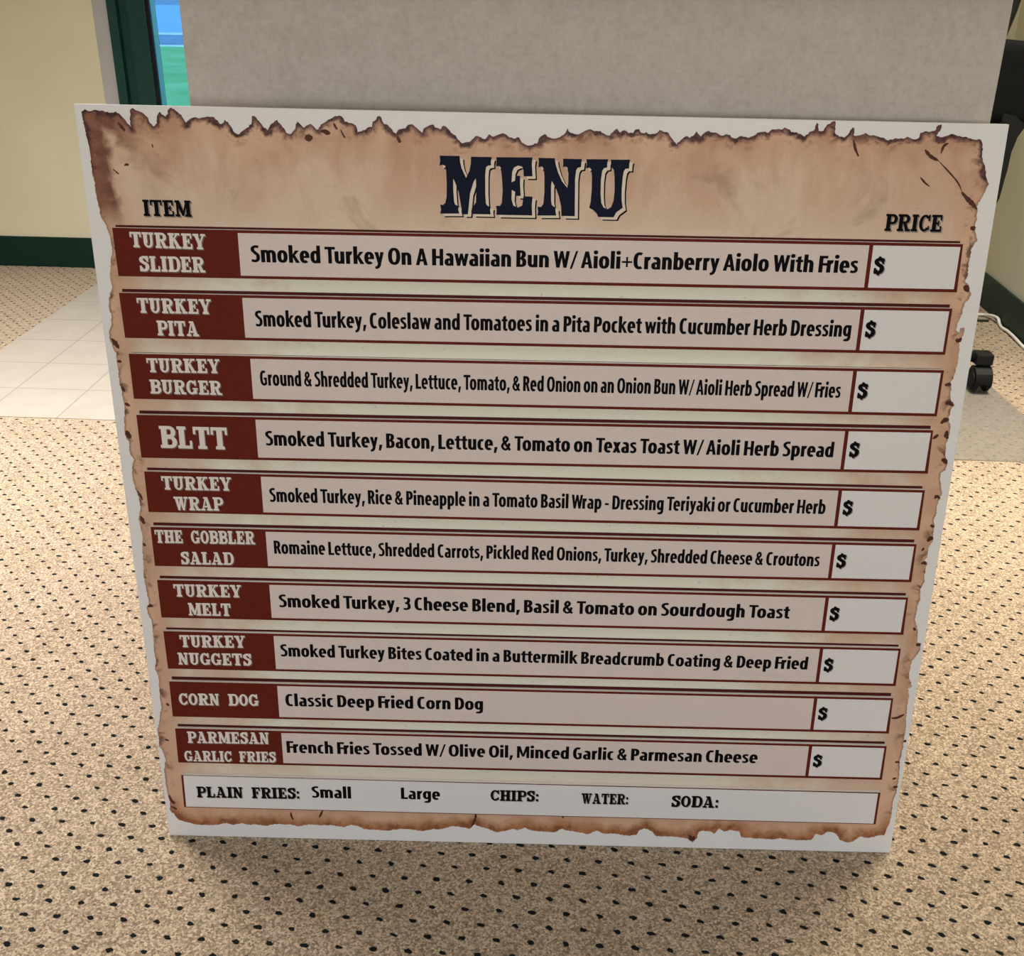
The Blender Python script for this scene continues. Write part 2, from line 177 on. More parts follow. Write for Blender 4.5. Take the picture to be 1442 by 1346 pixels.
def add_box(bm, lo, hi, bevel=0.0, seg=2, M=None):
    r = bmesh.ops.create_cube(bm, size=1.0)
    vs = r['verts']
    for v in vs:
        v.co = Vector([lo[i] + (v.co[i] + 0.5) * (hi[i] - lo[i]) for i in range(3)])
    if bevel > 0:
        es = list({e for v in vs for e in v.link_edges})
        rr = bmesh.ops.bevel(bm, geom=es, offset=bevel, segments=seg, affect='EDGES', profile=0.5)
        vs = list({v for f in rr['faces'] for v in f.verts} | {v for v in vs if v.is_valid})
    if M is not None:
        seen = set()
        st = [v for v in vs if v.is_valid]
        while st:
            v = st.pop()
            if v in seen: continue
            seen.add(v)
            st += [e.other_vert(v) for e in v.link_edges]
        for v in seen: v.co = M @ v.co
    return vs


def catmull(pts, n=8):
    pts = [Vector(p) for p in pts]
    out = []
    for i in range(len(pts) - 1):
        p0 = pts[max(i - 1, 0)]; p1 = pts[i]; p2 = pts[i + 1]; p3 = pts[min(i + 2, len(pts) - 1)]
        for k in range(n):
            t = k / n
            out.append(0.5 * ((2 * p1) + (p2 - p0) * t + (2 * p0 - 5 * p1 + 4 * p2 - p3) * t * t
                              + (3 * p1 - p0 - 3 * p2 + p3) * t ** 3))
    out.append(pts[-1])
    return out


def add_tube(bm, pts, ra, rb=None, n=10, flat=None):
    """sweep an ellipse (ra sideways, rb along the other normal) along pts"""
    rb = rb or ra
    rings = []
    up = Vector(flat) if flat else Vector((0, 0, 1))
    for i, p in enumerate(pts):
        t = (pts[min(i + 1, len(pts) - 1)] - pts[max(i - 1, 0)]).normalized()
        a = t.cross(up)
        if a.length < 1e-3: a = t.cross(Vector((1, 0, 0)))
        a.normalize()
        b = a.cross(t).normalized()
        rings.append([bm.verts.new(p + a * ra * math.cos(2 * math.pi * k / n) + b * rb * math.sin(2 * math.pi * k / n))
                      for k in range(n)])
    for i in range(len(rings) - 1):
        for k in range(n):
            bm.faces.new((rings[i][k], rings[i][(k + 1) % n], rings[i + 1][(k + 1) % n], rings[i + 1][k]))
    bm.faces.new(rings[0][::-1]); bm.faces.new(rings[-1])


# ------------------------------------------------------------------ materials
class NT:
    """small node-tree builder"""
    def __init__(self, name):
        self.m = bpy.data.materials.new(name)
        self.m.use_nodes = True
        self.t = self.m.node_tree
        self.b = self.t.nodes['Principled BSDF']
        MATS[name] = self.m

    def n(self, typ, **kw):
        x = self.t.nodes.new(typ)
        for k, v in kw.items():
            if k == 'inp':
                for kk, vv in v.items():
                    if hasattr(vv, 'is_output'): self.t.links.new(vv, x.inputs[kk])
                    else: x.inputs[kk].default_value = vv
            else: setattr(x, k, v)
        return x

    def math(self, op, a, b=0.0, c=0.0, clamp=False):
        x = self.n('ShaderNodeMath', operation=op, use_clamp=clamp)
        for i, v in enumerate((a, b, c)):
            if hasattr(v, 'is_output'): self.t.links.new(v, x.inputs[i])
            else: x.inputs[i].default_value = v
        return x.outputs[0]

    def ramp(self, fac, stops, interp='LINEAR'):
        x = self.n('ShaderNodeValToRGB')
        self.t.links.new(fac, x.inputs[0])
        cr = x.color_ramp
        cr.interpolation = interp
        while len(cr.elements) < len(stops): cr.elements.new(0.5)
        for e, (p, c) in zip(cr.elements, stops):
            e.position = p
            e.color = (*c, 1.0)
        return x.outputs[0]

    def mix(self, fac, a, b, blend='MIX'):
        x = self.n('ShaderNodeMix', data_type='RGBA', blend_type=blend)
        x.clamp_factor = True
        for i, v in ((0, fac), (6, a), (7, b)):
            if hasattr(v, 'is_output'): self.t.links.new(v, x.inputs[i])
            elif i == 0: x.inputs[0].default_value = v
            else: x.inputs[i].default_value = (*v, 1.0)
        return x.outputs[2]

    def noise(self, vec, scale, detail=3.0, rough=0.55, dist=0.0):
        x = self.n('ShaderNodeTexNoise', inp={'Scale': scale, 'Detail': detail, 'Roughness': rough, 'Distortion': dist})
        if vec is not None: self.t.links.new(vec, x.inputs['Vector'])
        return x.outputs[0]

    def obj(self): return self.n('ShaderNodeTexCoord').outputs['Object']

    def sep(self, v):
        x = self.n('ShaderNodeSeparateXYZ'); self.t.links.new(v, x.inputs[0]); return x.outputs

    def scaled(self, v, s):
        x = self.n('ShaderNodeVectorMath', operation='MULTIPLY')
        self.t.links.new(v, x.inputs[0]); x.inputs[1].default_value = s
        return x.outputs[0]

    def bump(self, h, strength, dist):
        x = self.n('ShaderNodeBump', inp={'Strength': strength, 'Distance': dist, 'Height': h})
        self.t.links.new(x.outputs[0], self.b.inputs['Normal'])

    def base(self, c):
        if hasattr(c, 'is_output'): self.t.links.new(c, self.b.inputs['Base Color'])
        else: self.b.inputs['Base Color'].default_value = (*c, 1.0)

    def set(self, rough=0.5, spec=0.5, metal=0.0):
        self.b.inputs['Roughness'].default_value = rough
        self.b.inputs['Specular IOR Level'].default_value = spec
        self.b.inputs['Metallic'].default_value = metal
        return self.m


def plain(name, c, rough=0.5, spec=0.5, metal=0.0, var=0.0, scale=40.0):
    t = NT(name)
    if var > 0:
        v = t.noise(t.obj(), scale, 4.0)
        t.base(t.ramp(v, [(0.3, [x * (1 - var) for x in c]), (0.7, [min(1, x * (1 + var)) for x in c])]))
    else: t.base(c)
    return t.set(rough, spec, metal)


# carpet: beige loop pile with a staggered lattice of dark flecks
def carpet():
    t = NT('carpet_pile')
    co = t.obj()
    warp = t.n('ShaderNodeTexNoise', inp={'Scale': 130.0, 'Detail': 2.0})
    t.t.links.new(co, warp.inputs['Vector'])
    w2 = t.n('ShaderNodeVectorMath', operation='SUBTRACT'); t.t.links.new(warp.outputs['Color'], w2.inputs[0]); w2.inputs[1].default_value = (0.5, 0.5, 0.5)
    w3 = t.scaled(w2.outputs[0], (0.007, 0.006, 0.0))
    ad = t.n('ShaderNodeVectorMath', operation='ADD'); t.t.links.new(co, ad.inputs[0]); t.t.links.new(w3, ad.inputs[1])
    s = t.sep(ad.outputs[0])
    DX, DY = 0.0396, 0.02158
    row = t.math('DIVIDE', t.math('SUBTRACT', s[1], 1.1426), DY)
    ri = t.math('ROUND', row)
    dv = t.math('MULTIPLY', t.math('SUBTRACT', row, ri), DY)
    odd = t.math('MULTIPLY', t.math('ABSOLUTE', t.math('SUBTRACT', t.math('MULTIPLY', ri, 0.5), t.math('ROUND', t.math('MULTIPLY', ri, 0.5)))), 1.0)
    colu = t.math('ADD', t.math('DIVIDE', t.math('SUBTRACT', s[0], 0.4755), DX), odd)
    du = t.math('MULTIPLY', t.math('SUBTRACT', colu, t.math('ROUND', colu)), DX)
    # flecks lean a little
    du2 = t.math('ADD', du, t.math('MULTIPLY', dv, 0.35))
    a = t.math('POWER', t.math('DIVIDE', du2, 0.0037), 2.0)
    b = t.math('POWER', t.math('DIVIDE', dv, 0.0028), 2.0)
    fleck = t.math('SUBTRACT', 1.45, t.math('ADD', a, b), clamp=True)
    fleck = t.math('MULTIPLY', fleck, 2.6, clamp=True)
    vo = t.n('ShaderNodeTexVoronoi', inp={'Scale': 430.0, 'Randomness': 1.0})
    t.t.links.new(co, vo.inputs['Vector'])
    cell = t.sep(vo.outputs['Color'])[0]
    fine = t.math('ADD', t.math('MULTIPLY', cell, 0.5), t.math('MULTIPLY', t.noise(co, 760.0, 2.0, 0.7), 0.5))
    mid = t.noise(co, 170.0, 2.0, 0.6)
    big = t.noise(co, 5.0, 3.0, 0.6)
    c1 = t.ramp(fine, [(0.24, (0.075, 0.050, 0.030)), (0.5, (0.42, 0.325, 0.228)), (0.76, (0.90, 0.75, 0.58))])
    c2 = t.mix(0.22, c1, t.ramp(mid, [(0.35, (0.26, 0.19, 0.125)), (0.62, (0.62, 0.50, 0.37))]))
    c3 = t.mix(0.12, c2, t.ramp(big, [(0.4, (0.43, 0.335, 0.24)), (0.6, (0.62, 0.51, 0.39))]))
    t.base(t.mix(fleck, c3, (0.012, 0.016, 0.017)))
    t.bump(t.math('ADD', fine, t.math('MULTIPLY', fleck, -0.4)), 0.9, 0.004)
    t.t.links.new(t.math('MULTIPLY', t.math('SUBTRACT', 1.0, fleck), 0.30), t.b.inputs['Sheen Weight'])
    t.b.inputs['Sheen Roughness'].default_value = 0.5
    t.b.inputs['Sheen Tint'].default_value = (1.0, 0.9, 0.78, 1)
    return t.set(0.95, 0.1)


def tiles():
    t = NT('vinyl_tile')
    co = t.obj()
    s = t.sep(co)
    TX, TY = 0.184, 0.187
    def gap(v, o, T):
        q = t.math('DIVIDE', t.math('SUBTRACT', v, o), T)
        d = t.math('ABSOLUTE', t.math('SUBTRACT', q, t.math('ROUND', q)))
        return t.math('LESS_THAN', d, 0.0095)
    g = t.math('MAXIMUM', gap(s[0], -1.398, TX), gap(s[1], 2.359, TY))
    n = t.noise(co, 14.0, 5.0, 0.6)
    c = t.ramp(n, [(0.3, (0.385, 0.36, 0.32)), (0.7, (0.43, 0.405, 0.36))])
    t.base(t.mix(g, c, (0.27, 0.25, 0.22)))
    return t.set(0.5, 0.3)


def counter_laminate():
    t = NT('speckled_laminate')
    co = t.obj()
    a = t.noise(co, 150.0, 5.0, 0.7)
    b = t.noise(co, 42.0, 4.0, 0.65, 0.4)
    c = t.ramp(a, [(0.34, (0.42, 0.37, 0.33)), (0.5, (0.53, 0.475, 0.43)), (0.66, (0.58, 0.53, 0.485))])
    d = t.ramp(b, [(0.35, (0.45, 0.40, 0.355)), (0.65, (0.56, 0.51, 0.465))])
    t.base(t.mix(0.5, c, d))
    return t.set(0.6, 0.3)


def parchment():
    """printed old-paper artwork: scorched rim (by distance from the paper's torn edge), tan washes, pale middle"""
    t = NT('parchment_ink')
    co = t.obj()
    s = t.sep(co)
    d = t.n('ShaderNodeAttribute', attribute_name='rim').outputs['Fac']       # metres from the torn edge
    n1 = t.noise(co, 55.0, 5.0, 0.65, 0.3)
    n2 = t.noise(co, 14.0, 5.0, 0.6, 0.6)
    n3 = t.noise(t.scaled(co, (1.0, 0.35, 1.0)), 20.0, 5.0, 0.65, 0.5)
    n4 = t.noise(co, 170.0, 3.0, 0.6)
    MR = lambda v, a, z: t.n('ShaderNodeMapRange', inp={0: v, 1: a, 2: z}).outputs[0]
    jit = lambda nz, k: t.math('ADD', d, t.math('MULTIPLY', t.math('SUBTRACT', nz, 0.5), k))
    # sides of the print: the upper torn edge is charred, the lower and side ones are rust-brown
    top = MR(s[1], 0.812, 0.826)
    left = MR(s[0], 0.07, 0.035)
    upleft = t.math('MULTIPLY', left, MR(s[1], 0.765, 0.79))
    low = MR(s[1], 0.062, 0.036)
    midx = t.math('ABSOLUTE', t.math('SUBTRACT', s[0], 0.45))
    centre = MR(t.math('ADD', midx, t.math('MULTIPLY', t.math('SUBTRACT', n2, 0.5), 0.5)), 0.43, 0.25)
    body = t.math('MULTIPLY', MR(s[1], 0.80, 0.71), MR(s[1], 0.075, 0.11))
    base = t.mix(t.math('MULTIPLY', centre, body), (0.68, 0.48, 0.35), (0.80, 0.77, 0.645))
    headc = t.math('MULTIPLY', MR(s[1], 0.845, 0.80), MR(s[1], 0.72, 0.76))
    base = t.mix(t.math('MULTIPLY', headc, MR(n2, 0.42, 0.58)), base, (0.71, 0.55, 0.42))
    wash = t.ramp(n3, [(0.40, (0.53, 0.30, 0.20)), (0.60, (0.71, 0.53, 0.395))])
    base = t.mix(t.math('MULTIPLY', MR(s[1], 0.755, 0.835), 0.75), base, wash)
    blot = MR(n2, 0.58, 0.68)
    base = t.mix(t.math('MULTIPLY', blot, t.math('MULTIPLY', MR(s[1], 0.70, 0.78), 0.45)), base, (0.30, 0.175, 0.105))
    speck = t.math('MULTIPLY', MR(n4, 0.66, 0.72), 0.35)
    base = t.mix(speck, base, (0.33, 0.20, 0.125))
    # tan band inside the rim
    band = MR(jit(n1, 0.022), 0.034, 0.004)
    base = t.mix(t.math('MULTIPLY', band, 0.8), base, t.ramp(n2, [(0.4, (0.50, 0.27, 0.16)), (0.6, (0.70, 0.43, 0.285))]))
    # brown spots along the rim
    spot = t.math('MULTIPLY', MR(n1, 0.53, 0.62), MR(d, 0.013, 0.003))
    base = t.mix(t.math('MULTIPLY', spot, 0.85), base, (0.13, 0.048, 0.022))
    thin = t.math('MULTIPLY', MR(n2, 0.42, 0.55), MR(jit(n4, 0.003), 0.0028, 0.0006))
    base = t.mix(t.math('MULTIPLY', thin, 0.55), base, (0.12, 0.045, 0.022))
    # broad rust band upper left, rust wash along the bottom
    bl = t.math('MULTIPLY', upleft, MR(jit(n1, 0.022), 0.024, 0.014))
    base = t.mix(t.math('MULTIPLY', bl, 0.9), base, t.ramp(n1, [(0.4, (0.135, 0.042, 0.024)), (0.6, (0.26, 0.10, 0.055))]))
    base = t.mix(t.math('MULTIPLY', low, 0.75), base, t.ramp(n3, [(0.4, (0.60, 0.31, 0.18)), (0.6, (0.71, 0.45, 0.29))]))
    lo = t.math('MULTIPLY', low, MR(jit(n1, 0.016), 0.016, 0.004))
    base = t.mix(t.math('MULTIPLY', lo, 0.92), base, t.ramp(n1, [(0.4, (0.22, 0.068, 0.020)), (0.62, (0.46, 0.19, 0.08))]))
    # charred line along the upper torn edge
    ch = t.math('MULTIPLY', top, MR(jit(n1, 0.022), 0.0054, 0.0014))
    base = t.mix(t.math('MULTIPLY', ch, 0.96), base, t.ramp(n4, [(0.38, (0.026, 0.008, 0.013)), (0.64, (0.15, 0.045, 0.042))]))
    t.base(base)
    return t.set(0.48, 0.22)


def glass():
    t = NT('tinted_glass')
    nd = t.t.nodes
    out = [x for x in nd if x.type == 'OUTPUT_MATERIAL'][0]
    nd.remove(t.b)
    tr = nd.new('ShaderNodeBsdfTransparent'); tr.inputs[0].default_value = (0.55, 0.86, 0.95, 1)
    gl = nd.new('ShaderNodeBsdfGlossy'); gl.inputs['Roughness'].default_value = 0.02
    mx = nd.new('ShaderNodeMixShader'); mx.inputs[0].default_value = 0.05
    t.t.links.new(tr.outputs[0], mx.inputs[1]); t.t.links.new(gl.outputs[0], mx.inputs[2])
    t.t.links.new(mx.outputs[0], out.inputs[0])
    return t.m


def vinyl():
    t = NT('clear_vinyl')
    nd = t.t.nodes
    out = [x for x in nd if x.type == 'OUTPUT_MATERIAL'][0]
    tr = nd.new('ShaderNodeBsdfTransparent'); tr.inputs[0].default_value = (0.88, 0.88, 0.87, 1)
    n = t.noise(t.obj(), 60.0, 3.0)
    t.base(t.ramp(n, [(0.4, (0.36, 0.345, 0.32)), (0.6, (0.44, 0.425, 0.395))]))
    t.set(0.35, 0.5)
    mx = nd.new('ShaderNodeMixShader'); mx.inputs[0].default_value = 0.32
    t.t.links.new(tr.outputs[0], mx.inputs[1]); t.t.links.new(t.b.outputs[0], mx.inputs[2])
    t.t.links.new(mx.outputs[0], out.inputs[0])
    return t.m


def grass_mat():
    t = NT('lawn_grass')
    n = t.noise(t.obj(), 1.6, 6.0, 0.7)
    f = t.noise(t.obj(), 40.0, 4.0, 0.7)
    c = t.ramp(n, [(0.35, (0.14, 0.38, 0.15)), (0.65, (0.34, 0.55, 0.34))])
    t.base(t.mix(0.4, c, t.ramp(f, [(0.35, (0.07, 0.22, 0.07)), (0.65, (0.30, 0.50, 0.24))])))
    return t.set(0.9, 0.2)


M_CARPET = carpet()
M_TILE = tiles()
M_WALL = plain('cream_wall_paint', (0.75, 0.71, 0.54), 0.7, 0.25, var=0.03, scale=6)
M_CEIL = plain('ceiling_white', (0.75, 0.73, 0.68), 0.9, 0.1)
M_BASE = plain('green_baseboard_vinyl', (0.006, 0.030, 0.021), 0.45, 0.2, var=0.1, scale=30)
M_TRIM = plain('pale_plaster_return', (0.47, 0.475, 0.49), 0.7, 0.2, var=0.04, scale=20)
M_FRAME = plain('green_window_metal', (0.007, 0.052, 0.046), 0.4, 0.35, var=0.08, scale=30)
M_GASKET = plain('black_gasket', (0.006, 0.007, 0.016), 0.5, 0.2)
M_GLINT = plain('glass_edge_glint', (0.85, 0.9, 0.9), 0.4, 0.5)  # pale colour imitates bright refraction at the glass edge
M_GLASS = glass()
M_GRASS = grass_mat()
M_ROAD = plain('asphalt', (0.20, 0.25, 0.42), 0.9, 0.2, var=0.15, scale=3)  # blue in this colour stands for sky reflected off the road
M_KERB = plain('kerb_concrete', (0.62, 0.62, 0.62), 0.9, 0.2, var=0.1, scale=5)
M_LAM = counter_laminate()
M_LAMTOP = plain('counter_edge_laminate', (0.16, 0.12, 0.095), 0.5, 0.4, var=0.1, scale=60)
M_FOAM = plain('white_foam_board', (0.82, 0.80, 0.79), 0.48, 0.22, var=0.012, scale=8)
M_PARCH = parchment()
M_CREASE = plain('brown_crease_ink', (0.085, 0.030, 0.017), 0.5, 0.15, var=0.3, scale=200)
M_MAROON = plain('maroon_ink', (0.125, 0.016, 0.008), 0.55, 0.08, var=0.08, scale=90)
M_MAROON_DK = plain('dark_maroon_ink', (0.075, 0.010, 0.008), 0.55, 0.12)
M_ROSE = plain('rose_grey_ink', (0.71, 0.60, 0.555), 0.48, 0.22, var=0.012, scale=30)
M_PRICE = plain('white_price_ink', (0.77, 0.745, 0.735), 0.48, 0.22)
M_BLACK = plain('black_ink', (0.004, 0.003, 0.004), 0.6, 0.06)
M_NAVY = plain('navy_ink', (0.0035, 0.006, 0.022), 0.55, 0.1)
M_CREAM = plain('cream_ink', (0.76, 0.645, 0.52), 0.48, 0.22)
M_WHITEINK = plain('off_white_ink', (0.78, 0.715, 0.655), 0.48, 0.22)
M_SHADOWINK = plain('grey_shadow_ink', (0.17, 0.115, 0.095), 0.48, 0.22)
M_GREYINK = plain('grey_lettering_shadow_ink', (0.28, 0.23, 0.20), 0.48, 0.22)
M_CHAIR = plain('black_chair_fabric', (0.004, 0.005, 0.006), 0.8, 0.12, var=0.2, scale=120)
M_PLASTIC = plain('black_plastic', (0.005, 0.006, 0.006), 0.45, 0.25)
M_RUBBER = plain('black_wheel_rubber', (0.006, 0.007, 0.006), 0.5, 0.2)
M_VINYL = vinyl()
M_WCABLE = plain('white_cable_sheath', (0.78, 0.77, 0.74), 0.45, 0.4)
M_BCABLE = plain('black_cable_sheath', (0.015, 0.014, 0.014), 0.5, 0.4)

# ------------------------------------------------------------------ the room
WL, WR, WB, WF, CEIL = -3.6, 1.328, 3.70, -2.6, 2.45     # inside faces
WT = 0.12                                               # wall thickness


def slab(name, lo, hi, mat, kind='structure', bevel=0.0):
    bm = bmesh.new(); add_box(bm, lo, hi, bevel)
    o = bm_obj(name, bm, mat); tag(o, kind=kind); return o


slab('floor', (WL - WT, WF - WT, -0.12), (WR + WT, WB + WT, 0.0), M_CARPET)
tl = mesh_obj('floor_tiles', [(-1.575, 2.362, 0.002), (-0.47, 2.362, 0.002), (-0.47, WB, 0.002), (-1.575, WB, 0.002),
                              (-1.575, 2.362, 0.0), (-0.47, 2.362, 0.0), (-0.47, WB, 0.0), (-1.575, WB, 0.0)],
              [(0, 1, 2, 3), (4, 5, 1, 0), (5, 6, 2, 1), (6, 7, 3, 2), (7, 4, 0, 3)], M_TILE)
tag(tl, kind='structure')
slab('ceiling', (WL - WT, WF - WT, CEIL), (WR + WT, WB + WT, CEIL + 0.12), M_CEIL)
slab('wall_right', (WR, WF - WT, 0), (WR + WT, WB + WT, CEIL), M_WALL)
slab('wall_left', (WL - WT, WF - WT, 0), (WL, WB + WT, CEIL), M_WALL)
bm = bmesh.new()
add_box(bm, (WL, WF - WT, 0), (-1.7, WF, CEIL)); add_box(bm, (1.0, WF - WT, 0), (WR, WF, CEIL))
add_box(bm, (-1.7, WF - WT, 0), (1.0, WF, 0.35)); add_box(bm, (-1.7, WF - WT, 1.75), (1.0, WF, CEIL))  # opening invented to hold the front fill light
tag(bm_obj('wall_front', bm, M_WALL), kind='structure')
bm = bmesh.new()
for x in (-1.7, -0.375, 0.95): add_box(bm, (x, WF - 0.1, 0.35), (x + 0.05, WF - 0.03, 1.75), 0.003)
add_box(bm, (-1.65, WF - 0.1, 0.35), (0.95, WF - 0.03, 0.4), 0.003); add_box(bm, (-1.65, WF - 0.1, 1.7), (0.95, WF - 0.03, 1.75), 0.003)
tag(bm_obj('added_window', bm, M_FRAME), kind='structure')  # unseen window frame, added to go with the fill light
# back wall with a tall glazed opening behind the counter
OX0, OX1, OZ1 = -1.4925, 0.62, 2.15
bm = bmesh.new()
add_box(bm, (WL, WB, 0), (OX0 - 0.0495, WB + WT, CEIL))
add_box(bm, (OX1 + 0.0495, WB, 0), (WR, WB + WT, CEIL))
add_box(bm, (OX0 - 0.0495, WB, OZ1 + 0.0495), (OX1 + 0.0495, WB + WT, CEIL))
tag(bm_obj('wall_back', bm, M_WALL), kind='structure')
# pale plaster border around the opening
bm = bmesh.new()
add_box(bm, (OX0 - 0.0495, WB - 0.003, 0), (OX0, WB + WT, OZ1), 0.001)
add_box(bm, (OX1, WB - 0.003, 0), (OX1 + 0.0495, WB + WT, OZ1), 0.001)
add_box(bm, (OX0 - 0.0495, WB - 0.003, OZ1), (OX1 + 0.0495, WB + WT, OZ1 + 0.0495), 0.001)
tag(bm_obj('trim_1', bm, M_TRIM), kind='structure')
# green storefront window frame: stepped profile, gasket, pale strip imitating the glass edge's glint, one tinted pane
bm = bmesh.new()
X0 = OX0
add_box(bm, (X0, WB - 0.012, 0), (X0 + 0.030, WB + 0.09, OZ1), 0.002)              # flat outer leg
add_box(bm, (X0 + 0.030, WB + 0.012, 0), (X0 + 0.062, WB + 0.09, OZ1), 0.0015)     # recessed channel
add_box(bm, (X0 + 0.062, WB - 0.006, 0), (X0 + 0.122, WB + 0.09, OZ1), 0.003)      # mullion face
add_box(bm, (OX1 - 0.122, WB - 0.012, 0), (OX1, WB + 0.09, OZ1), 0.003)
add_box(bm, (X0 + 0.122, WB - 0.006, 0), (OX1 - 0.122, WB + 0.09, 0.20), 0.003)
add_box(bm, (X0 + 0.122, WB - 0.006, OZ1 - 0.12), (OX1 - 0.122, WB + 0.09, OZ1), 0.003)
win = bm_obj('window_1', bm, M_FRAME); tag(win, kind='structure')
GX0, GX1, GZ0, GZ1 = X0 + 0.122, OX1 - 0.122, 0.20, OZ1 - 0.12
bm = bmesh.new()
add_box(bm, (GX0, WB - 0.0045, GZ0), (GX0 + 0.0125, WB + 0.010, GZ1), 0.001)
add_box(bm, (GX1 - 0.0125, WB - 0.0045, GZ0), (GX1, WB + 0.010, GZ1), 0.001)
add_box(bm, (GX0 + 0.0125, WB - 0.0045, GZ0), (GX1 - 0.0125, WB + 0.010, GZ0 + 0.0125), 0.001)
add_box(bm, (GX0 + 0.0125, WB - 0.0045, GZ1 - 0.0125), (GX1 - 0.0125, WB + 0.010, GZ1), 0.001)
bm_obj('gasket', bm, M_GASKET, win)
bm = bmesh.new()
add_box(bm, (GX0, WB + 0.018, GZ0), (GX0 + 0.004, WB + 0.075, GZ1), 0.001)
add_box(bm, (GX1 - 0.004, WB + 0.018, GZ0), (GX1, WB + 0.075, GZ1), 0.001)
bm_obj('edge_glint', bm, M_GLINT, win)  # strip added in place of light refracted along the pane's edge
bm = bmesh.new()
add_box(bm, (GX0 + 0.0005, WB + 0.0105, GZ0 + 0.0005), (GX1 - 0.0005, WB + 0.0165, GZ1 - 0.0005))
bm_obj('pane', bm, M_GLASS, win)
# baseboards
BH = 0.104
slab('baseboard_back', (WL, WB - 0.009, 0), (OX0 - 0.0495, WB, BH), M_BASE, bevel=0.002)
slab('baseboard_right', (WR - 0.009, WF, 0), (WR, WB, BH), M_BASE, bevel=0.002)

# outdoors beyond the window
M_ROAD2 = plain('asphalt_sky_sheen', (0.27, 0.40, 0.74), 0.9, 0.2, var=0.05, scale=1)  # strong blue paints the sky's reflection into the road colour
slab('lawn', (-40, WB + WT + 0.01, -0.30), (30, 13.3, -0.05), M_GRASS)
slab('kerb', (-40, 13.3, -0.30), (30, 13.45, -0.045), M_KERB)
slab('road', (-40, 13.45, -0.30), (30, 15.2, -0.06), M_ROAD)
slab('kerb', (-40, 15.2, -0.30), (30, 15.42, -0.05), M_KERB)
slab('road', (-40, 15.42, -0.30), (30, 22.4, -0.05), M_ROAD2)
slab('road', (-40, 22.4, -0.30), (30, 60, -0.05), M_ROAD)

# ------------------------------------------------------------------ counter behind the board
CX0, CX1, CY0, CY1 = -0.3945, 0.4075, 1.156, 1.78
ctr = empty('reception_counter', ((CX0 + CX1) / 2, CY0, 0))
tag(ctr, 'tall counter with speckled grey-beige laminate front, directly behind the menu board', 'counter')
cm = Matrix.Translation(-ctr.location)


def ctr_part(name, lo, hi, mat, bev=0.0015):
    bm = bmesh.new(); add_box(bm, Vector(lo) - ctr.location, Vector(hi) - ctr.location, bev)
    return bm_obj(name, bm, mat, ctr)


ctr_part('front_panel', (CX0, CY0, 0), (CX1, CY0 + 0.019, 1.005), M_LAM)
ctr_part('side_panel', (CX0, CY0 + 0.0195, 0), (CX0 + 0.019, CY1, 1.005), M_LAM)
ctr_part('side_panel', (CX1 - 0.019, CY0 + 0.0195, 0), (CX1, CY1, 1.005), M_LAM)
ctr_part('shelf', (CX0 + 0.0195, CY0 + 0.02, 0.70), (CX1 - 0.0195, CY1 - 0.02, 0.72), M_LAM)
ctr_part('countertop', (CX0 - 0.012, CY0 - 0.018, 1.0055), (CX1 + 0.012, CY1 + 0.02, 1.04), M_LAMTOP, 0.004)

# ------------------------------------------------------------------ the menu board
E1 = Vector((9.99385442e-01, 3.50499584e-02, 4.89013768e-04))
E2 = Vector((-0.00315109, 0.07593614, 0.9971077))
EN = Vector((0.03491145, -0.99649646, 0.07599992))
board = empty('menu_board')
board.matrix_world = Matrix(((E1.x, E2.x, EN.x, -0.49024229), (E1.y, E2.y, EN.y, 1.04165615),
                             (E1.z, E2.z, EN.z, 0.0005), (0, 0, 0, 1)))
tag(board, 'large white foam menu board with a scorched parchment print, leaning on the counter', 'menu board')
MM = 0.001


def prism(name, poly, z0, z1, mat, parent, bevel=0.0):
    """extruded outline (mm) from z0 to z1 (m) on the board"""
    n = len(poly)
    v = [(x * MM, y * MM, z0) for x, y in poly] + [(x * MM, y * MM, z1) for x, y in poly]
    f = [tuple(range(n))[::-1], tuple(range(n, 2 * n))] + [(i, (i + 1) % n, n + (i + 1) % n, n + i) for i in range(n)]
    return mesh_obj(name, v, f, mat, parent)


def ccw(poly):
    a = sum(poly[i][0] * poly[(i + 1) % len(poly)][1] - poly[(i + 1) % len(poly)][0] * poly[i][1] for i in range(len(poly)))
    return list(poly) if a > 0 else list(poly)[::-1]


prism('foam_panel', ccw(SIGN), -0.0065, 0.0, M_FOAM, board)


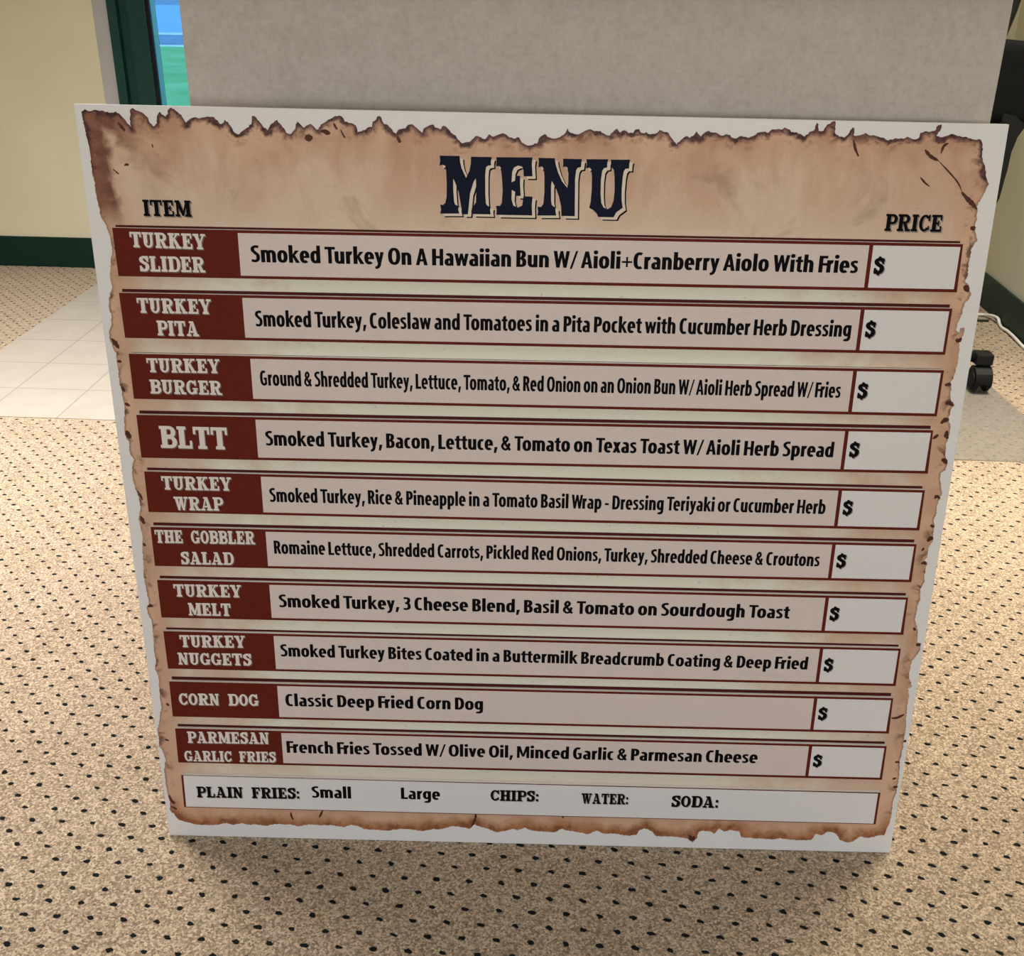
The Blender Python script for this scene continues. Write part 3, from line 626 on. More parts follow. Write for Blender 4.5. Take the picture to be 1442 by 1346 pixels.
# torn parchment print: exact outline, inner points carry their distance from the torn edge
def build_parchment():
    pts = []
    N = len(OUTLINE)
    rnd = random.Random(7)
    for i in range(N):
        a, b = OUTLINE[i], OUTLINE[(i + 1) % N]
        L = math.hypot(b[0] - a[0], b[1] - a[1])
        k = max(1, int(L / 1.7))
        for j in range(k):
            t = j / k
            jx = jy = 0.0
            if j:
                jx, jy = rnd.uniform(-0.6, 0.6), rnd.uniform(-0.6, 0.6)
            pts.append((a[0] + (b[0] - a[0]) * t + jx, a[1] + (b[1] - a[1]) * t + jy))
    P = np.array(pts)
    A = P; B = np.roll(P, -1, 0); AB = B - A; LL = (AB ** 2).sum(1) + 1e-9

    def dist(Q):
        out = np.empty(len(Q))
        for s in range(0, len(Q), 2000):
            q = Q[s:s + 2000, None, :]
            t = np.clip(((q - A) * AB).sum(2) / LL, 0, 1)
            out[s:s + 2000] = np.sqrt(((q - (A + t[..., None] * AB)) ** 2).sum(2)).min(1)
        return out

    def inside(Q):
        c = np.zeros(len(Q), bool)
        for a, b in zip(A, B):
            m = (a[1] > Q[:, 1]) != (b[1] > Q[:, 1])
            x = (b[0] - a[0]) * (Q[:, 1] - a[1]) / (b[1] - a[1] + 1e-12) + a[0]
            c ^= m & (Q[:, 0] < x)
        return c
    gx, gy = np.meshgrid(np.arange(-2, 918, 2.6), np.arange(10, 886, 2.6))
    Q = np.stack([gx.ravel(), gy.ravel()], 1)
    Q += np.random.RandomState(3).uniform(-0.5, 0.5, Q.shape)
    near = (Q[:, 0] < 95) | (Q[:, 0] > 840) | (Q[:, 1] > 800) | (Q[:, 1] < 70)
    Q = Q[near]
    Q = Q[inside(Q)]
    dq = dist(Q)
    Q = Q[(dq > 1.0) & (dq < 40)]
    gx, gy = np.meshgrid(np.arange(20, 900, 22.0), np.arange(30, 870, 22.0))
    G = np.stack([gx.ravel(), gy.ravel()], 1)
    G = G[inside(G)]
    G = G[dist(G) > 41]
    allp = np.concatenate([P, Q, G])
    n = len(P)
    res = delaunay_2d_cdt([Vector((float(x), float(y))) for x, y in allp], [(i, (i + 1) % n) for i in range(n)], [], 1, 1e-4)
    vs, fs = res[0], res[2]
    V = np.array([[v[0], v[1]] for v in vs])
    d = dist(V)
    verts = [(x * MM, y * MM, 0.00018) for x, y in V]
    faces = [tuple(f) for f in fs]
    n0 = len(faces)
    # brown creases and scorch marks of the print
    kk = 0
    for wd, cp in CREASES:
        c = catmull([(x, y, 0) for x, y in cp], 5)
        base = len(verts)
        for i, p in enumerate(c):
            dv = (c[min(i + 1, len(c) - 1)] - c[max(i - 1, 0)]).normalized()
            h = 1.4 * wd * (0.25 + 0.75 * math.sin(math.pi * (i + 0.5) / len(c))) * rnd.uniform(0.75, 1.2)
            kk += 1
            z = 0.00020 + (kk % 30) * 1e-6
            verts += [((p.x + dv.y * h) * MM, (p.y - dv.x * h) * MM, z), ((p.x - dv.y * h) * MM, (p.y + dv.x * h) * MM, z)]
        faces += [(base + 2 * i, base + 2 * i + 2, base + 2 * i + 3, base + 2 * i + 1) for i in range(len(c) - 1)]
    me = bpy.data.meshes.new('parchment_print')
    me.from_pydata(verts, [], faces)
    for p in me.polygons:
        if p.index >= n0: p.material_index = 1
    at = me.attributes.new('rim', 'FLOAT', 'POINT')
    at.data.foreach_set('value', np.concatenate([d * MM, np.full(len(verts) - len(d), 0.02)]).astype(np.float32))
    me.update()
    for p in me.polygons:
        if p.normal.z < 0: p.flip()
    me.update()
    me.materials.append(M_PARCH)
    me.materials.append(M_CREASE)
    o = bpy.data.objects.new('parchment_print', me)
    COL.objects.link(o)
    o.parent = board
    tag(o, 'torn scorched parchment artwork')


build_parchment()

# ------------------------------------------------------------------ lettering
EPS = 2.0e-6


class Ink:
    """flat printed shapes; each shape sits a hair above the last so that overlaps never tie"""
    def __init__(self): self.v, self.f, self.k = [], [], 0

    def poly(self, pts, z):
        i = len(self.v)
        self.k += 1
        zz = z + (self.k % 40) * EPS
        self.v += [(x, y, zz) for x, y in pts]
        self.f.append(tuple(range(i, i + len(pts))))

    def build(self, name, mat, parent):
        o = mesh_obj(name, self.v, self.f, mat, parent)
        me = o.data
        for p in me.polygons:
            if p.normal.z < 0: p.flip()
        me.update()
        return o


# --- wood-type slab alphabet (cap height 1)
SW_, TH, SE, EX = 0.262, 0.145, 0.14, 0.080


def _r(x0, y0, x1, y1): return [(x0, y0), (x1, y0), (x1, y1), (x0, y1)]


def _stem(x, w=SW_, bot=True, top=True, y0=0.0, y1=1.0, ex=EX):
    o = [_r(x, y0, x + w, y1)]
    if bot: o.append(_r(x - ex, 0, x + w + ex, SE))
    if top: o.append(_r(x - ex, 1 - SE, x + w + ex, 1))
    return o


def _arc(cx, cy, ro, ri, a0, a1, n=10):
    """ring sector, ro/ri = (rx, ry)"""
    o = []
    for i in range(n):
        p, q = (math.radians(a0 + (a1 - a0) * (i + k) / n) for k in (0, 1))
        o.append([(cx + ri[0] * math.cos(p), cy + ri[1] * math.sin(p)), (cx + ro[0] * math.cos(p), cy + ro[1] * math.sin(p)),
                  (cx + ro[0] * math.cos(q), cy + ro[1] * math.sin(q)), (cx + ri[0] * math.cos(q), cy + ri[1] * math.sin(q))])
    return o


def _dg(x0, x1, w, y0=0.0, y1=1.0): return [[(x0, y0), (x0 + w, y0), (x1 + w, y1), (x1, y1)]]


def _bowl(x, y0, y1, rx):
    cy, ry = (y0 + y1) / 2, (y1 - y0) / 2
    xm = x + rx * 0.35
    return ([_r(x - 0.1, y1 - TH, xm, y1), _r(x - 0.1, y0, xm, y0 + TH)]
            + _arc(xm, cy, (rx * 0.65 + 0.02, ry), (rx * 0.65 + 0.02 - SW_ * 0.85, ry - TH), -90, 90, 10))


_SP = [(.555, .78), (.50, .89), (.34, .925), (.165, .84), (.17, .68), (.33, .56), (.51, .44), (.525, .22), (.38, .075), (.20, .105), (.11, .22)]


def _s(w=SW_, t=.155):
    return _pen(_SP, w, t, 3) + [_r(.505, .63, .64, 1.0), _r(.02, 0, .155, .37)]


def glyph(c):
    S2 = SW_
    if c == 'I': return _stem(EX), S2 + 2 * EX
    if c == 'L': return _stem(EX) + [_r(EX, 0, .68, SE), _r(.57, 0, .68, .36)], .70
    if c == 'E': return _stem(EX) + [_r(EX, 0, .70, SE), _r(EX, 1 - SE, .68, 1), _r(.59, 0, .70, .34), _r(.57, .67, .68, 1), _r(EX, .44, .50, .56), _r(.43, .34, .52, .66)], .73
    if c == 'F': return _stem(EX) + [_r(EX, 1 - SE, .68, 1), _r(.57, .67, .68, 1), _r(EX, .44, .50, .56), _r(.43, .34, .52, .66)], .70
    if c == 'T': return _stem(.27) + [_r(0, 1 - SE, .775, 1), _r(0, .66, .11, 1), _r(.665, .66, .775, 1)], .775
    if c == 'H': return _stem(EX) + _stem(.54) + [_r(EX, .43, .75, .57)], .86
    if c == 'N': return _stem(EX, .15) + _stem(.56, .15, bot=False) + [[(0.02, 1), (.30, 1), (.71, 0), (.50, 0)]], .80
    if c == 'M': return _stem(EX, .15) + _stem(.72, SW_) + [[(.02, 1), (.30, 1), (.58, .22), (.44, .05)], [(.44, .05), (.56, .05), (.86, 1), (.72, 1)]], 1.04
    if c == 'K': return _stem(EX) + [[(.25, .38), (.25, .52), (.56, .95), (.70, .95)], [(.34, .56), (.48, .66), (.80, .06), (.54, .06)], _r(.47, 1 - SE, .80, 1), _r(.50, 0, .86, SE)], .86
    if c == 'A': return [[(.08, .05), (.19, .05), (.44, .95), (.36, 1)], [(.54, .05), (.79, .05), (.53, 1), (.33, 1)], _r(.2, .24, .62, .36), _r(0, 0, .32, SE), _r(.45, 0, .88, SE), _r(.22, 1 - .12, .5, 1)], .88
    if c == 'W': return [[(.08, .95), (.32, .95), (.46, 0), (.30, 0)], [(.34, 0), (.44, 0), (.60, .95), (.48, .95)], [(.42, .95), (.66, .95), (.80, 0), (.64, 0)], [(.68, 0), (.78, 0), (.99, .95), (.88, .95)],
                        _r(0, 1 - SE, .70, 1), _r(.78, 1 - SE, 1.08, 1)], 1.08
    if c == 'Y': return _stem(.28, top=False, y1=.45) + [[(.05, .95), (.31, .95), (.515, .36), (.28, .36)], [(.40, .40), (.50, .36), (.75, .95), (.62, .95)], _r(-.02, 1 - SE, .37, 1), _r(.50, 1 - SE, .83, 1)], .82
    if c == 'U': return (_stem(EX, bot=False, y0=.3) + _stem(.53, .17, bot=False, y0=.3)
                         + _arc(.393, .32, (.307, .32), (.12, .19), 180, 360, 14)), .80
    if c == 'P': return _stem(EX) + _bowl(EX + S2, .40, 1.0, .42), .74
    if c == 'B': return _stem(EX) + _bowl(EX + S2, .47, 1.0, .40) + _bowl(EX + S2, 0, .56, .44), .77
    if c == 'R': return _stem(EX) + _bowl(EX + S2, .44, 1.0, .42) + [[(.36, .50), (.56, .52), (.76, .06), (.52, .06)], _r(.52, 0, .86, SE)], .84
    if c == 'D': return _stem(EX) + _bowl(EX + S2, 0, 1.0, .48), .80
    if c == 'O': return _arc(.37, .5, (.37, .5), (.15, .36), 0, 360, 24), .74
    if c == 'C': return _arc(.37, .5, (.37, .5), (.15, .36), 40, 320, 20) + [_r(.58, .62, .70, 1.0), _r(.58, .10, .68, .34)], .72
    if c == 'G': return _arc(.37, .5, (.37, .5), (.15, .36), 40, 320, 20) + [_r(.58, .62, .70, 1.0), _r(.53, .04, .73, .44), _r(.44, .34, .80, .46)], .80
    if c == 'S': return _s(), .66
    if c == '$': return _s(.30, .215) + [_r(.25, -.11, .41, .08), _r(.25, .92, .41, 1.11)], .66
    if c == ':': return [_r(.04, 0.02, .22, .24), _r(.04, .48, .22, .70)], .26
    return [], .62


def slab_text(ink, body, x0, y0, x1, y1, cap, z, dx=0.0, dy=0.0, gap=0.065):
    """lay a line of wood type from (x0,y0) to (x1,y1) baseline ends (mm)"""
    w, items = 0.0, []
    for c in body:
        g, a = glyph(c)
        items.append((g, w)); w += a + gap
    w -= gap
    k = (x1 - x0) / w
    for g, o in items:
        for poly in g:
            pts = []
            for px, py in poly:
                X = x0 + (o + px) * k
                Y = y0 + (y1 - y0) * (X - x0) / (x1 - x0) + py * cap
                pts.append(((X + dx) * MM, (Y + dy) * MM))
            ink.poly(pts, z)


# --- condensed bold sans for the descriptions (cap height 1)
XH, ASC, DSC, LW, LT = 0.74, 1.06, -0.27, 0.238, 0.165


def _se(t, rx, ry, p):
    c, s = math.cos(t), math.sin(t)
    return rx * math.copysign(abs(c) ** (2 / p), c), ry * math.copysign(abs(s) ** (2 / p), s)


def _ring(cx, cy, rx, ry, a0, a1, w=LW, t=LT, n=None, p=2.35):
    o = []
    n = n or max(4, int(abs(a1 - a0) / 15))
    for i in range(n):
        q = []
        for k in (0, 1):
            a = math.radians(a0 + (a1 - a0) * (i + k) / n)
            xo, yo = _se(a, rx, ry, p)
            xi, yi = _se(a, rx - w, ry - t, p - 0.15)
            q.append(((cx + xo, cy + yo), (cx + xi, cy + yi)))
        o.append([q[0][1], q[0][0], q[1][0], q[1][1]])
    return o


def _pen(pts, w=LW, t=LT, n=6):
    """stroke a smooth spine with an elliptical pen (w across verticals, t across horizontals)"""
    c = catmull([(x, y, 0) for x, y in pts], n)
    L, R = [], []
    for i, p in enumerate(c):
        d = (c[min(i + 1, len(c) - 1)] - c[max(i - 1, 0)]).normalized()
        h = 0.5 * math.sqrt((w * d.y) ** 2 + (t * d.x) ** 2)
        L.append((p.x - d.y * h, p.y + d.x * h)); R.append((p.x + d.y * h, p.y - d.x * h))
    return [[R[i], R[i + 1], L[i + 1], L[i]] for i in range(len(c) - 1)]


def _flip(g, W, H): return [[(W - x, H - y) for x, y in q] for q in g]


def _n(h=XH, w=.575):
    return [_r(0, 0, LW, h)] + _ring(w - .285, XH - .29, .285, .30, 0, 150) + [_r(w - LW, 0, w, XH - .28)]


def sans_glyph(c):
    """(shapes, width, left bearing, right bearing)"""
    B, RD, OP = .045, .025, .005
    hw = LW / 2
    if c == 'n': return _n(), .575, B, B
    if c == 'h': return _n(ASC), .575, B, B
    if c == 'u': return _flip(_n(), .575, XH), .575, B, B
    if c == 'm': return _n(XH, .55) + [[(x + .335, y) for x, y in q] for q in _n(XH, .55)[1:]], .885, B, B
    if c == 'r': return [_r(0, 0, LW, XH)] + _ring(.33, XH - .31, .30, .32, 82, 150, t=.19), .385, B, OP
    if c == 'i': return [_r(0, 0, LW, XH)] + _ring(hw, .955, .13, .12, 0, 360, .129, .119), LW, B, B
    if c == 'l': return [_r(0, 0, LW, ASC)], LW, B, B
    if c == 'o': return _ring(.305, XH / 2, .305, XH / 2 + .012, 0, 360), .61, RD, RD
    if c == 'b': return [_r(0, 0, LW, ASC)] + _ring(.295, XH / 2, .295, XH / 2 + .012, 0, 360), .59, B, RD
    if c == 'd': return [_r(.375, 0, .59, ASC)] + _ring(.295, XH / 2, .295, XH / 2 + .012, 0, 360), .59, RD, B
    if c == 'p': return [_r(0, DSC, LW, XH)] + _ring(.295, XH / 2, .295, XH / 2 + .012, 0, 360), .59, B, RD
    if c == 'g': return [_r(.375, -.05, .59, XH)] + _ring(.295, XH / 2 + .02, .295, XH / 2 - .005, 0, 360) + _ring(.285, -.02, .305, .27, 225, 360), .59, RD, B
    if c == 'a': return ([_r(.315, 0, .53, XH - .25)] + _ring(.265, XH - .26, .265, .272, 0, 138)
                         + _ring(.255, .215, .255, .227, 35, 325, t=.125) + [_r(.27, .315, .40, .44)]), .53, RD, B
    if c == 'e': return _ring(.29, XH / 2, .29, XH / 2 + .012, 0, 312) + [_r(.10, XH / 2 - .065, .578, XH / 2 + .055)], .575, RD, RD
    if c == 'c': return _ring(.29, XH / 2, .29, XH / 2 + .012, 58, 302), .47, RD, OP
    if c == 's': return _pen([(.405, XH - .09), (.26, XH - .065), (.125, XH - .11), (.11, XH - .22), (.22, XH - .33), (.34, XH - .44), (.335, .13), (.20, .07), (.03, .10)], .20, .15), .45, RD, RD
    if c == 't': return [[(.105, .2), (.32, .2), (.32, .96), (.105, .90)], _r(0, XH - .145, .43, XH)] + _pen([(.2125, .24), (.225, .12), (.30, .07), (.43, .075)], .215, .15), .43, OP, OP
    if c == 'k': return [_r(0, 0, LW, ASC), [(.19, .30), (.25, .33), (.61, XH), (.37, XH), (.19, .44)], [(.21, .38), (.36, .47), (.64, 0), (.40, 0)]], .62, B, -.01
    if c == 'v': return [[(0, XH), (.22, XH), (.37, 0), (.18, 0)], [(.18, 0), (.37, 0), (.55, XH), (.34, XH)]], .55, OP, OP
    if c == 'y': return [[(0, XH), (.22, XH), (.37, .12), (.37, -.02), (.205, -.02)], [(.24, .08), (.36, -.02), (.55, XH), (.34, XH)]] + _pen([(.295, .05), (.22, -.12), (.14, -.185), (.03, -.20)], .20, .16), .55, OP, OP
    if c == 'w': return [[(0, XH), (.205, XH), (.335, 0), (.155, 0)], [(.155, 0), (.335, 0), (.49, XH), (.34, XH)], [(.34, XH), (.49, XH), (.675, 0), (.495, 0)], [(.495, 0), (.675, 0), (.83, XH), (.63, XH)]], .83, OP, OP
    if c == 'x': return [[(0, 0), (.225, 0), (.55, XH), (.32, XH)], [(.01, XH), (.245, XH), (.56, 0), (.325, 0)]], .56, OP, OP
    if c == 'A': return [[(0, 0), (.21, 0), (.41, 1), (.24, 1)], [(.47, 0), (.69, 0), (.455, 1), (.28, 1)], _r(.15, .22, .54, .36)], .69, OP, OP
    if c == 'B': return [_r(0, 0, LW, 1), _r(0, 0, .30, LT), _r(0, 1 - LT, .29, 1), _r(0, .455, .30, .585)] + _ring(.27, .755, .29, .245, -90, 90, t=.14, n=9) + _ring(.28, .285, .315, .285, -90, 90, t=.14, n=9), .595, B, RD
    if c == 'C': return _ring(.345, .5, .345, .512, 58, 302), .56, RD, RD
    if c == 'D': return [_r(0, 0, LW, 1), _r(0, 0, .28, LT), _r(0, 1 - LT, .28, 1)] + _ring(.26, .5, .38, .5, -90, 90, n=12), .64, B, RD
    if c == 'F': return [_r(0, 0, LW, 1), _r(0, 1 - .16, .50, 1), _r(0, .415, .47, .57)], .50, B, OP
    if c == 'G': return _ring(.345, .5, .345, .512, 58, 300) + [_r(.42, .06, .62, .54), _r(.33, .40, .62, .54)], .63, RD, B
    if c == 'H': return [_r(0, 0, LW, 1), _r(.44, 0, .655, 1), _r(0, .42, .655, .58)], .655, B, B
    if c == 'L': return [_r(0, 0, LW, 1), _r(0, 0, .50, .16)], .50, B, OP
    if c == 'M': return [_r(0, 0, .19, 1), _r(.66, 0, .86, 1), [(.02, 1), (.25, 1), (.50, .12), (.36, .12)], [(.36, .12), (.50, .12), (.84, 1), (.62, 1)]], .86, B, B
    if c == 'O': return _ring(.36, .5, .36, .512, 0, 360), .72, RD, RD
    if c == 'P': return [_r(0, 0, LW, 1), _r(0, 1 - LT, .28, 1), _r(0, .37, .28, .37 + LT)] + _ring(.26, .685, .315, .315, -90, 90, n=10), .575, B, OP
    if c == 'R': return [_r(0, 0, LW, 1), _r(0, 1 - LT, .28, 1), _r(0, .42, .28, .42 + LT)] + _ring(.26, .71, .305, .29, -90, 90, t=LT, n=10) + [[(.24, .46), (.44, .50), (.62, 0), (.39, 0)]], .61, B, OP
    if c == 'S': return _pen([(.475, .91), (.31, .935), (.145, .865), (.125, .715), (.25, .575), (.41, .42), (.405, .175), (.25, .07), (.03, .105)], .215, .155), .525, RD, RD
    if c == 'T': return [_r(.20, 0, .415, 1), _r(0, 1 - .16, .615, 1)], .615, OP, OP
    if c == 'W': return [[(0, 1), (.215, 1), (.365, 0), (.175, 0)], [(.175, 0), (.365, 0), (.56, 1), (.40, 1)], [(.40, 1), (.56, 1), (.775, 0), (.585, 0)], [(.585, 0), (.775, 0), (.95, 1), (.745, 1)]], .95, OP, OP
    if c == '3': return _pen([(.05, .91), (.20, .935), (.37, .87), (.375, .68), (.27, .555), (.14, .535)], .21, .145) + _pen([(.14, .535), (.30, .52), (.40, .38), (.385, .165), (.22, .068), (.03, .10)], .215, .145), .50, RD, RD
    if c == '&': return _pen([(.62, .02), (.36, .36), (.19, .62), (.165, .80), (.30, .935), (.42, .82), (.38, .66), (.13, .44), (.09, .22), (.27, .065), (.46, .16), (.565, .50)], .185, .14, 7), .69, RD, OP
    if c == '+': return [_r(0, .36, .60, .47), _r(.245, .11, .355, .72)], .60, B, B
    if c == '-': return [_r(0, .30, .33, .44)], .33, B, B
    if c == '/': return [[(0, -.06), (.13, -.06), (.47, 1.02), (.34, 1.02)]], .42, OP, OP
    if c == ',': return [[(.04, .22), (.26, .22), (.14, -.19), (-.01, -.19)]], .22, B, B
    return [], .21, 0, 0


def sans_text(name, body, x0, y0, x1, y1, cap, z, parent):
    x, items = 0.0, []
    for i, c in enumerate(body):
        g, w, lb, rb = sans_glyph(c)
        if i: x += lb
        if i and body[i - 1] in 'TWF' and c in 'aeorux,': x -= .09
        items.append((g, x))
        end = x + w
        x += w + rb
    k = (x1 - x0) / end
    ink = Ink()
    for g, o in items:
        for poly in g:
            pts = []
            for px, py in poly:
                X = x0 + (o + px) * k
                pts.append((X * MM, (y0 + (y1 - y0) * (X - x0) / (x1 - x0) + py * cap) * MM))
            ink.poly(pts, z)
    return ink.build(name, M_BLACK, parent)


# title: cream-edged navy letters with a fine dark drop line
Z0 = 0.0003
ttl = {}
for ch, pl in MENU_LETTERS.items():
    pl = ccw(pl)
    # the counters make these outlines non-convex: Blender triangulates each n-gon
    drop = mesh_obj('letter_drop_line', [((x + 4.6) * MM, (y - 3.6) * MM, Z0) for x, y in pl], [tuple(range(len(pl)))], M_BLACK, board)
    edge = mesh_obj('letter_outline', [((x + 3.2) * MM, (y - 2.4) * MM, Z0 + 4e-5) for x, y in pl], [tuple(range(len(pl)))], M_CREAM, board)
    face = mesh_obj('title_letter', [(x * MM, y * MM, Z0 + 8e-5) for x, y in pl], [tuple(range(len(pl)))], M_NAVY, board)
    edge.parent = face; drop.parent = face
    tag(face, 'navy letter %s of the title MENU' % ch)
for body, *g in HEADINGS:
    a, b = Ink(), Ink()
    slab_text(a, body, *g, Z0, 1.3, -1.2)
    slab_text(b, body, *g, Z0 + 1.2e-4)
    f = b.build('column_heading', M_BLACK, board)
    a.build('lettering_shadow', M_GREYINK, f)
    tag(f, 'black slab lettering %s' % body)

# ------------------------------------------------------------------ the eleven menu strips
TH0, TH1 = 0.0004, 0.004875
WORDS = ['turkey slider', 'turkey pita', 'turkey burger', 'BLTT', 'turkey wrap', 'gobbler salad', 'turkey melt',
         'turkey nuggets', 'corn dog', 'parmesan garlic fries', 'plain fries, chips, water and soda']


def lerp(a, b, t): return (a[0] + (b[0] - a[0]) * t, a[1] + (b[1] - a[1]) * t)


def flat(name, poly, z, mat, parent):
    return mesh_obj(name, [(x * MM, y * MM, z) for x, y in ccw(poly)], [tuple(range(len(poly)))], mat, parent)


for i, st in enumerate(STRIPS):
    TL, BL, BR, TR = st[:4]
    s = prism('menu_strip', ccw([TL, BL, BR, TR]), TH0, TH1, M_FOAM, board)
    tag(s, 'raised strip listing %s' % WORDS[i])
    if i < 10:
        # maroon frame printed on the board, just showing above each strip
        y = FRAME_TOPS[i] + 1.0
        flat('printed_frame', [(TL[0] + 2, y - 30), (TR[0] - 1.5, y - 30 + TR[1] - TL[1]), (TR[0] - 1.5, y + TR[1] - TL[1]), (TL[0] + 2, y)], 0.0003, M_MAROON_DK, board)
        flat('item_panel', [TL, BL, BR, TR], TH1 + 2e-5, M_MAROON, s)
        dTL, dBL, dBR, dTR = st[4:]
        ty = TL[1] - 2.9; tyr = TR[1] - 3.0; by = BL[1] + 2.9; byr = BR[1] + 3.2
        def yt(x): return ty + (tyr - ty) * (x - TL[0]) / (TR[0] - TL[0])
        def yb(x): return by + (byr - by) * (x - BL[0]) / (BR[0] - BL[0])
        dl, dr = (dTL[0] + dBL[0]) / 2, (dTR[0] + dBR[0]) / 2
        flat('description_panel', [(dl, yt(dl)), (dl, yb(dl)), (dr, yb(dr)), (dr, yt(dr))], TH1 + 6e-5, M_ROSE, s)
        pl, pr = dr + 4.0, (TR[0] + BR[0]) / 2 - 2.9
        flat('price_panel', [(pl, yt(pl)), (pl, yb(pl)), (pr, yb(pr)), (pr, yt(pr))], TH1 + 6e-5, M_PRICE, s)
        for body, *g in NAMES[i]:
            a, b = Ink(), Ink()
            slab_text(a, body, *g, TH1 + 6e-5, 1.1, -1.1)
            slab_text(b, body, *g, TH1 + 1.6e-4)
            o = b.build('item_lettering', M_WHITEINK, s)
            a.build('item_lettering_shadow', M_SHADOWINK, s)
        sans_text('description_lettering', *DESCRIPTIONS[i], TH1 + 1.2e-4, s)
        cy = (yt(pl) + yb(pl)) / 2 + 0.8
        a, b = Ink(), Ink()
        slab_text(a, '$', pl + 3.2, cy - 7.8, pl + 13.3, cy - 7.8, 15.8, TH1 + 1.0e-4, 1.0, -0.8)
        slab_text(b, '$', pl + 3.2, cy - 7.8, pl + 13.3, cy - 7.8, 15.8, TH1 + 1.9e-4)
        b.build('price_symbol', M_BLACK, s)
        a.build('price_symbol_shadow', M_GREYINK, s)
    else:
        flat('strip_border', [TL, BL, BR, TR], TH1 + 2e-5, M_MAROON, s)
        flat('extras_panel', [(TL[0] + 2.6, TL[1] - 0.8), (BL[0] + 2.6, BL[1] + 1.0), (BR[0] - 2.8, BR[1] + 1.0), (TR[0] - 2.8, TR[1] - 1.6)], TH1 + 6e-5, M_PRICE, s)
        for body, *g in EXTRAS:
            a, b = Ink(), Ink()
            slab_text(a, body, *g, TH1 + 1.0e-4, 1.0, -0.9)
            slab_text(b, body, *g, TH1 + 1.9e-4)
            b.build('extras_lettering', M_BLACK, s)
            a.build('extras_lettering_shadow', M_GREYINK, s)
        for t in EXTRAS_SANS:
            sans_text('size_lettering', *t, TH1 + 1.2e-4, s)

# ------------------------------------------------------------------ office chair behind the counter
CC = Vector((0.795, 2.80, 0.0))
chair = empty('office_chair', CC)
tag(chair, 'black office chair on casters behind the counter, at the right edge', 'chair')
RB = 0.272


def chair_caster(ang):
    a = math.radians(ang)
    p = Vector((RB * math.cos(a), RB * math.sin(a), 0))
    root_bm = bmesh.new()
    # the twin wheels roll along the photo's depth: axle along x
    hub = bmesh.new()
    add_box(hub, (p.x - 0.0225, p.y - 0.022, 0.074), (p.x + 0.0225, p.y + 0.022, 0.104), 0.005, 2)
    cap = bm_obj('leg_cap', hub, M_PLASTIC, chair)
    # hood
    hood = bmesh.new()
    pts = 14
    ring = []
    for sx in (-1, 1):
        row = []
        for k in range(pts):
            t = math.radians(-15 + 210 * k / (pts - 1))
            row.append(hood.verts.new((p.x + sx * 0.021, p.y - 0.012 + 0.0315 * math.cos(t), 0.0395 + 0.0315 * math.sin(t))))
        ring.append(row)
    for k in range(pts - 1):
        hood.faces.new((ring[0][k], ring[0][k + 1], ring[1][k + 1], ring[1][k]))
    for row in ring:
        hood.faces.new(row)
    c = bm_obj('caster', hood, M_PLASTIC, chair)
    for sx in (-1, 1):
        w = bmesh.new()
        r = bmesh.ops.create_cone(w, cap_ends=True, segments=28, radius1=0.029, radius2=0.029, depth=0.0175,
                                  matrix=Matrix.Translation((p.x + sx * 0.0155, p.y - 0.012, 0.0335)) @ Matrix.Rotation(math.pi / 2, 4, 'Y'))
        bmesh.ops.bevel(w, geom=[e for e in w.edges if abs(e.verts[0].co.x - e.verts[1].co.x) < 1e-6], offset=0.005, segments=3, affect='EDGES')
        bm_obj('wheel', w, M_RUBBER, c)
    stem = bmesh.new()
    bmesh.ops.create_cone(stem, cap_ends=True, segments=14, radius1=0.006, radius2=0.006, depth=0.02, matrix=Matrix.Translation((p.x, p.y, 0.068)))
    bm_obj('caster_stem', stem, M_PLASTIC, c)


for k in range(5):
    a = -11 + 72 * k
    chair_caster(a)
    bm = bmesh.new()
    ar = math.radians(a)
    add_tube(bm, [Vector((0.03 * math.cos(ar), 0.03 * math.sin(ar), 0.112)), Vector(((RB - .1) * math.cos(ar), (RB - .1) * math.sin(ar), 0.10)),
                  Vector(((RB - 0.012) * math.cos(ar), (RB - 0.012) * math.sin(ar), 0.089))], 0.02, 0.014, 12)
    bm_obj('base_leg', bm, M_PLASTIC, chair, True)
bm = bmesh.new()
bmesh.ops.create_cone(bm, cap_ends=True, segments=24, radius1=0.045, radius2=0.03, depth=0.09, matrix=Matrix.Translation((0, 0, 0.125)))
bmesh.ops.create_cone(bm, cap_ends=True, segments=24, radius1=0.025, radius2=0.025, depth=0.22, matrix=Matrix.Translation((0, 0, 0.27)))
bm_obj('gas_column', bm, M_PLASTIC, chair)
bm = bmesh.new()
add_box(bm, (-0.20, -0.20, 0.385), (0.165, 0.22, 0.46), 0.03, 4)
bm_obj('seat', bm, M_CHAIR, chair, True)


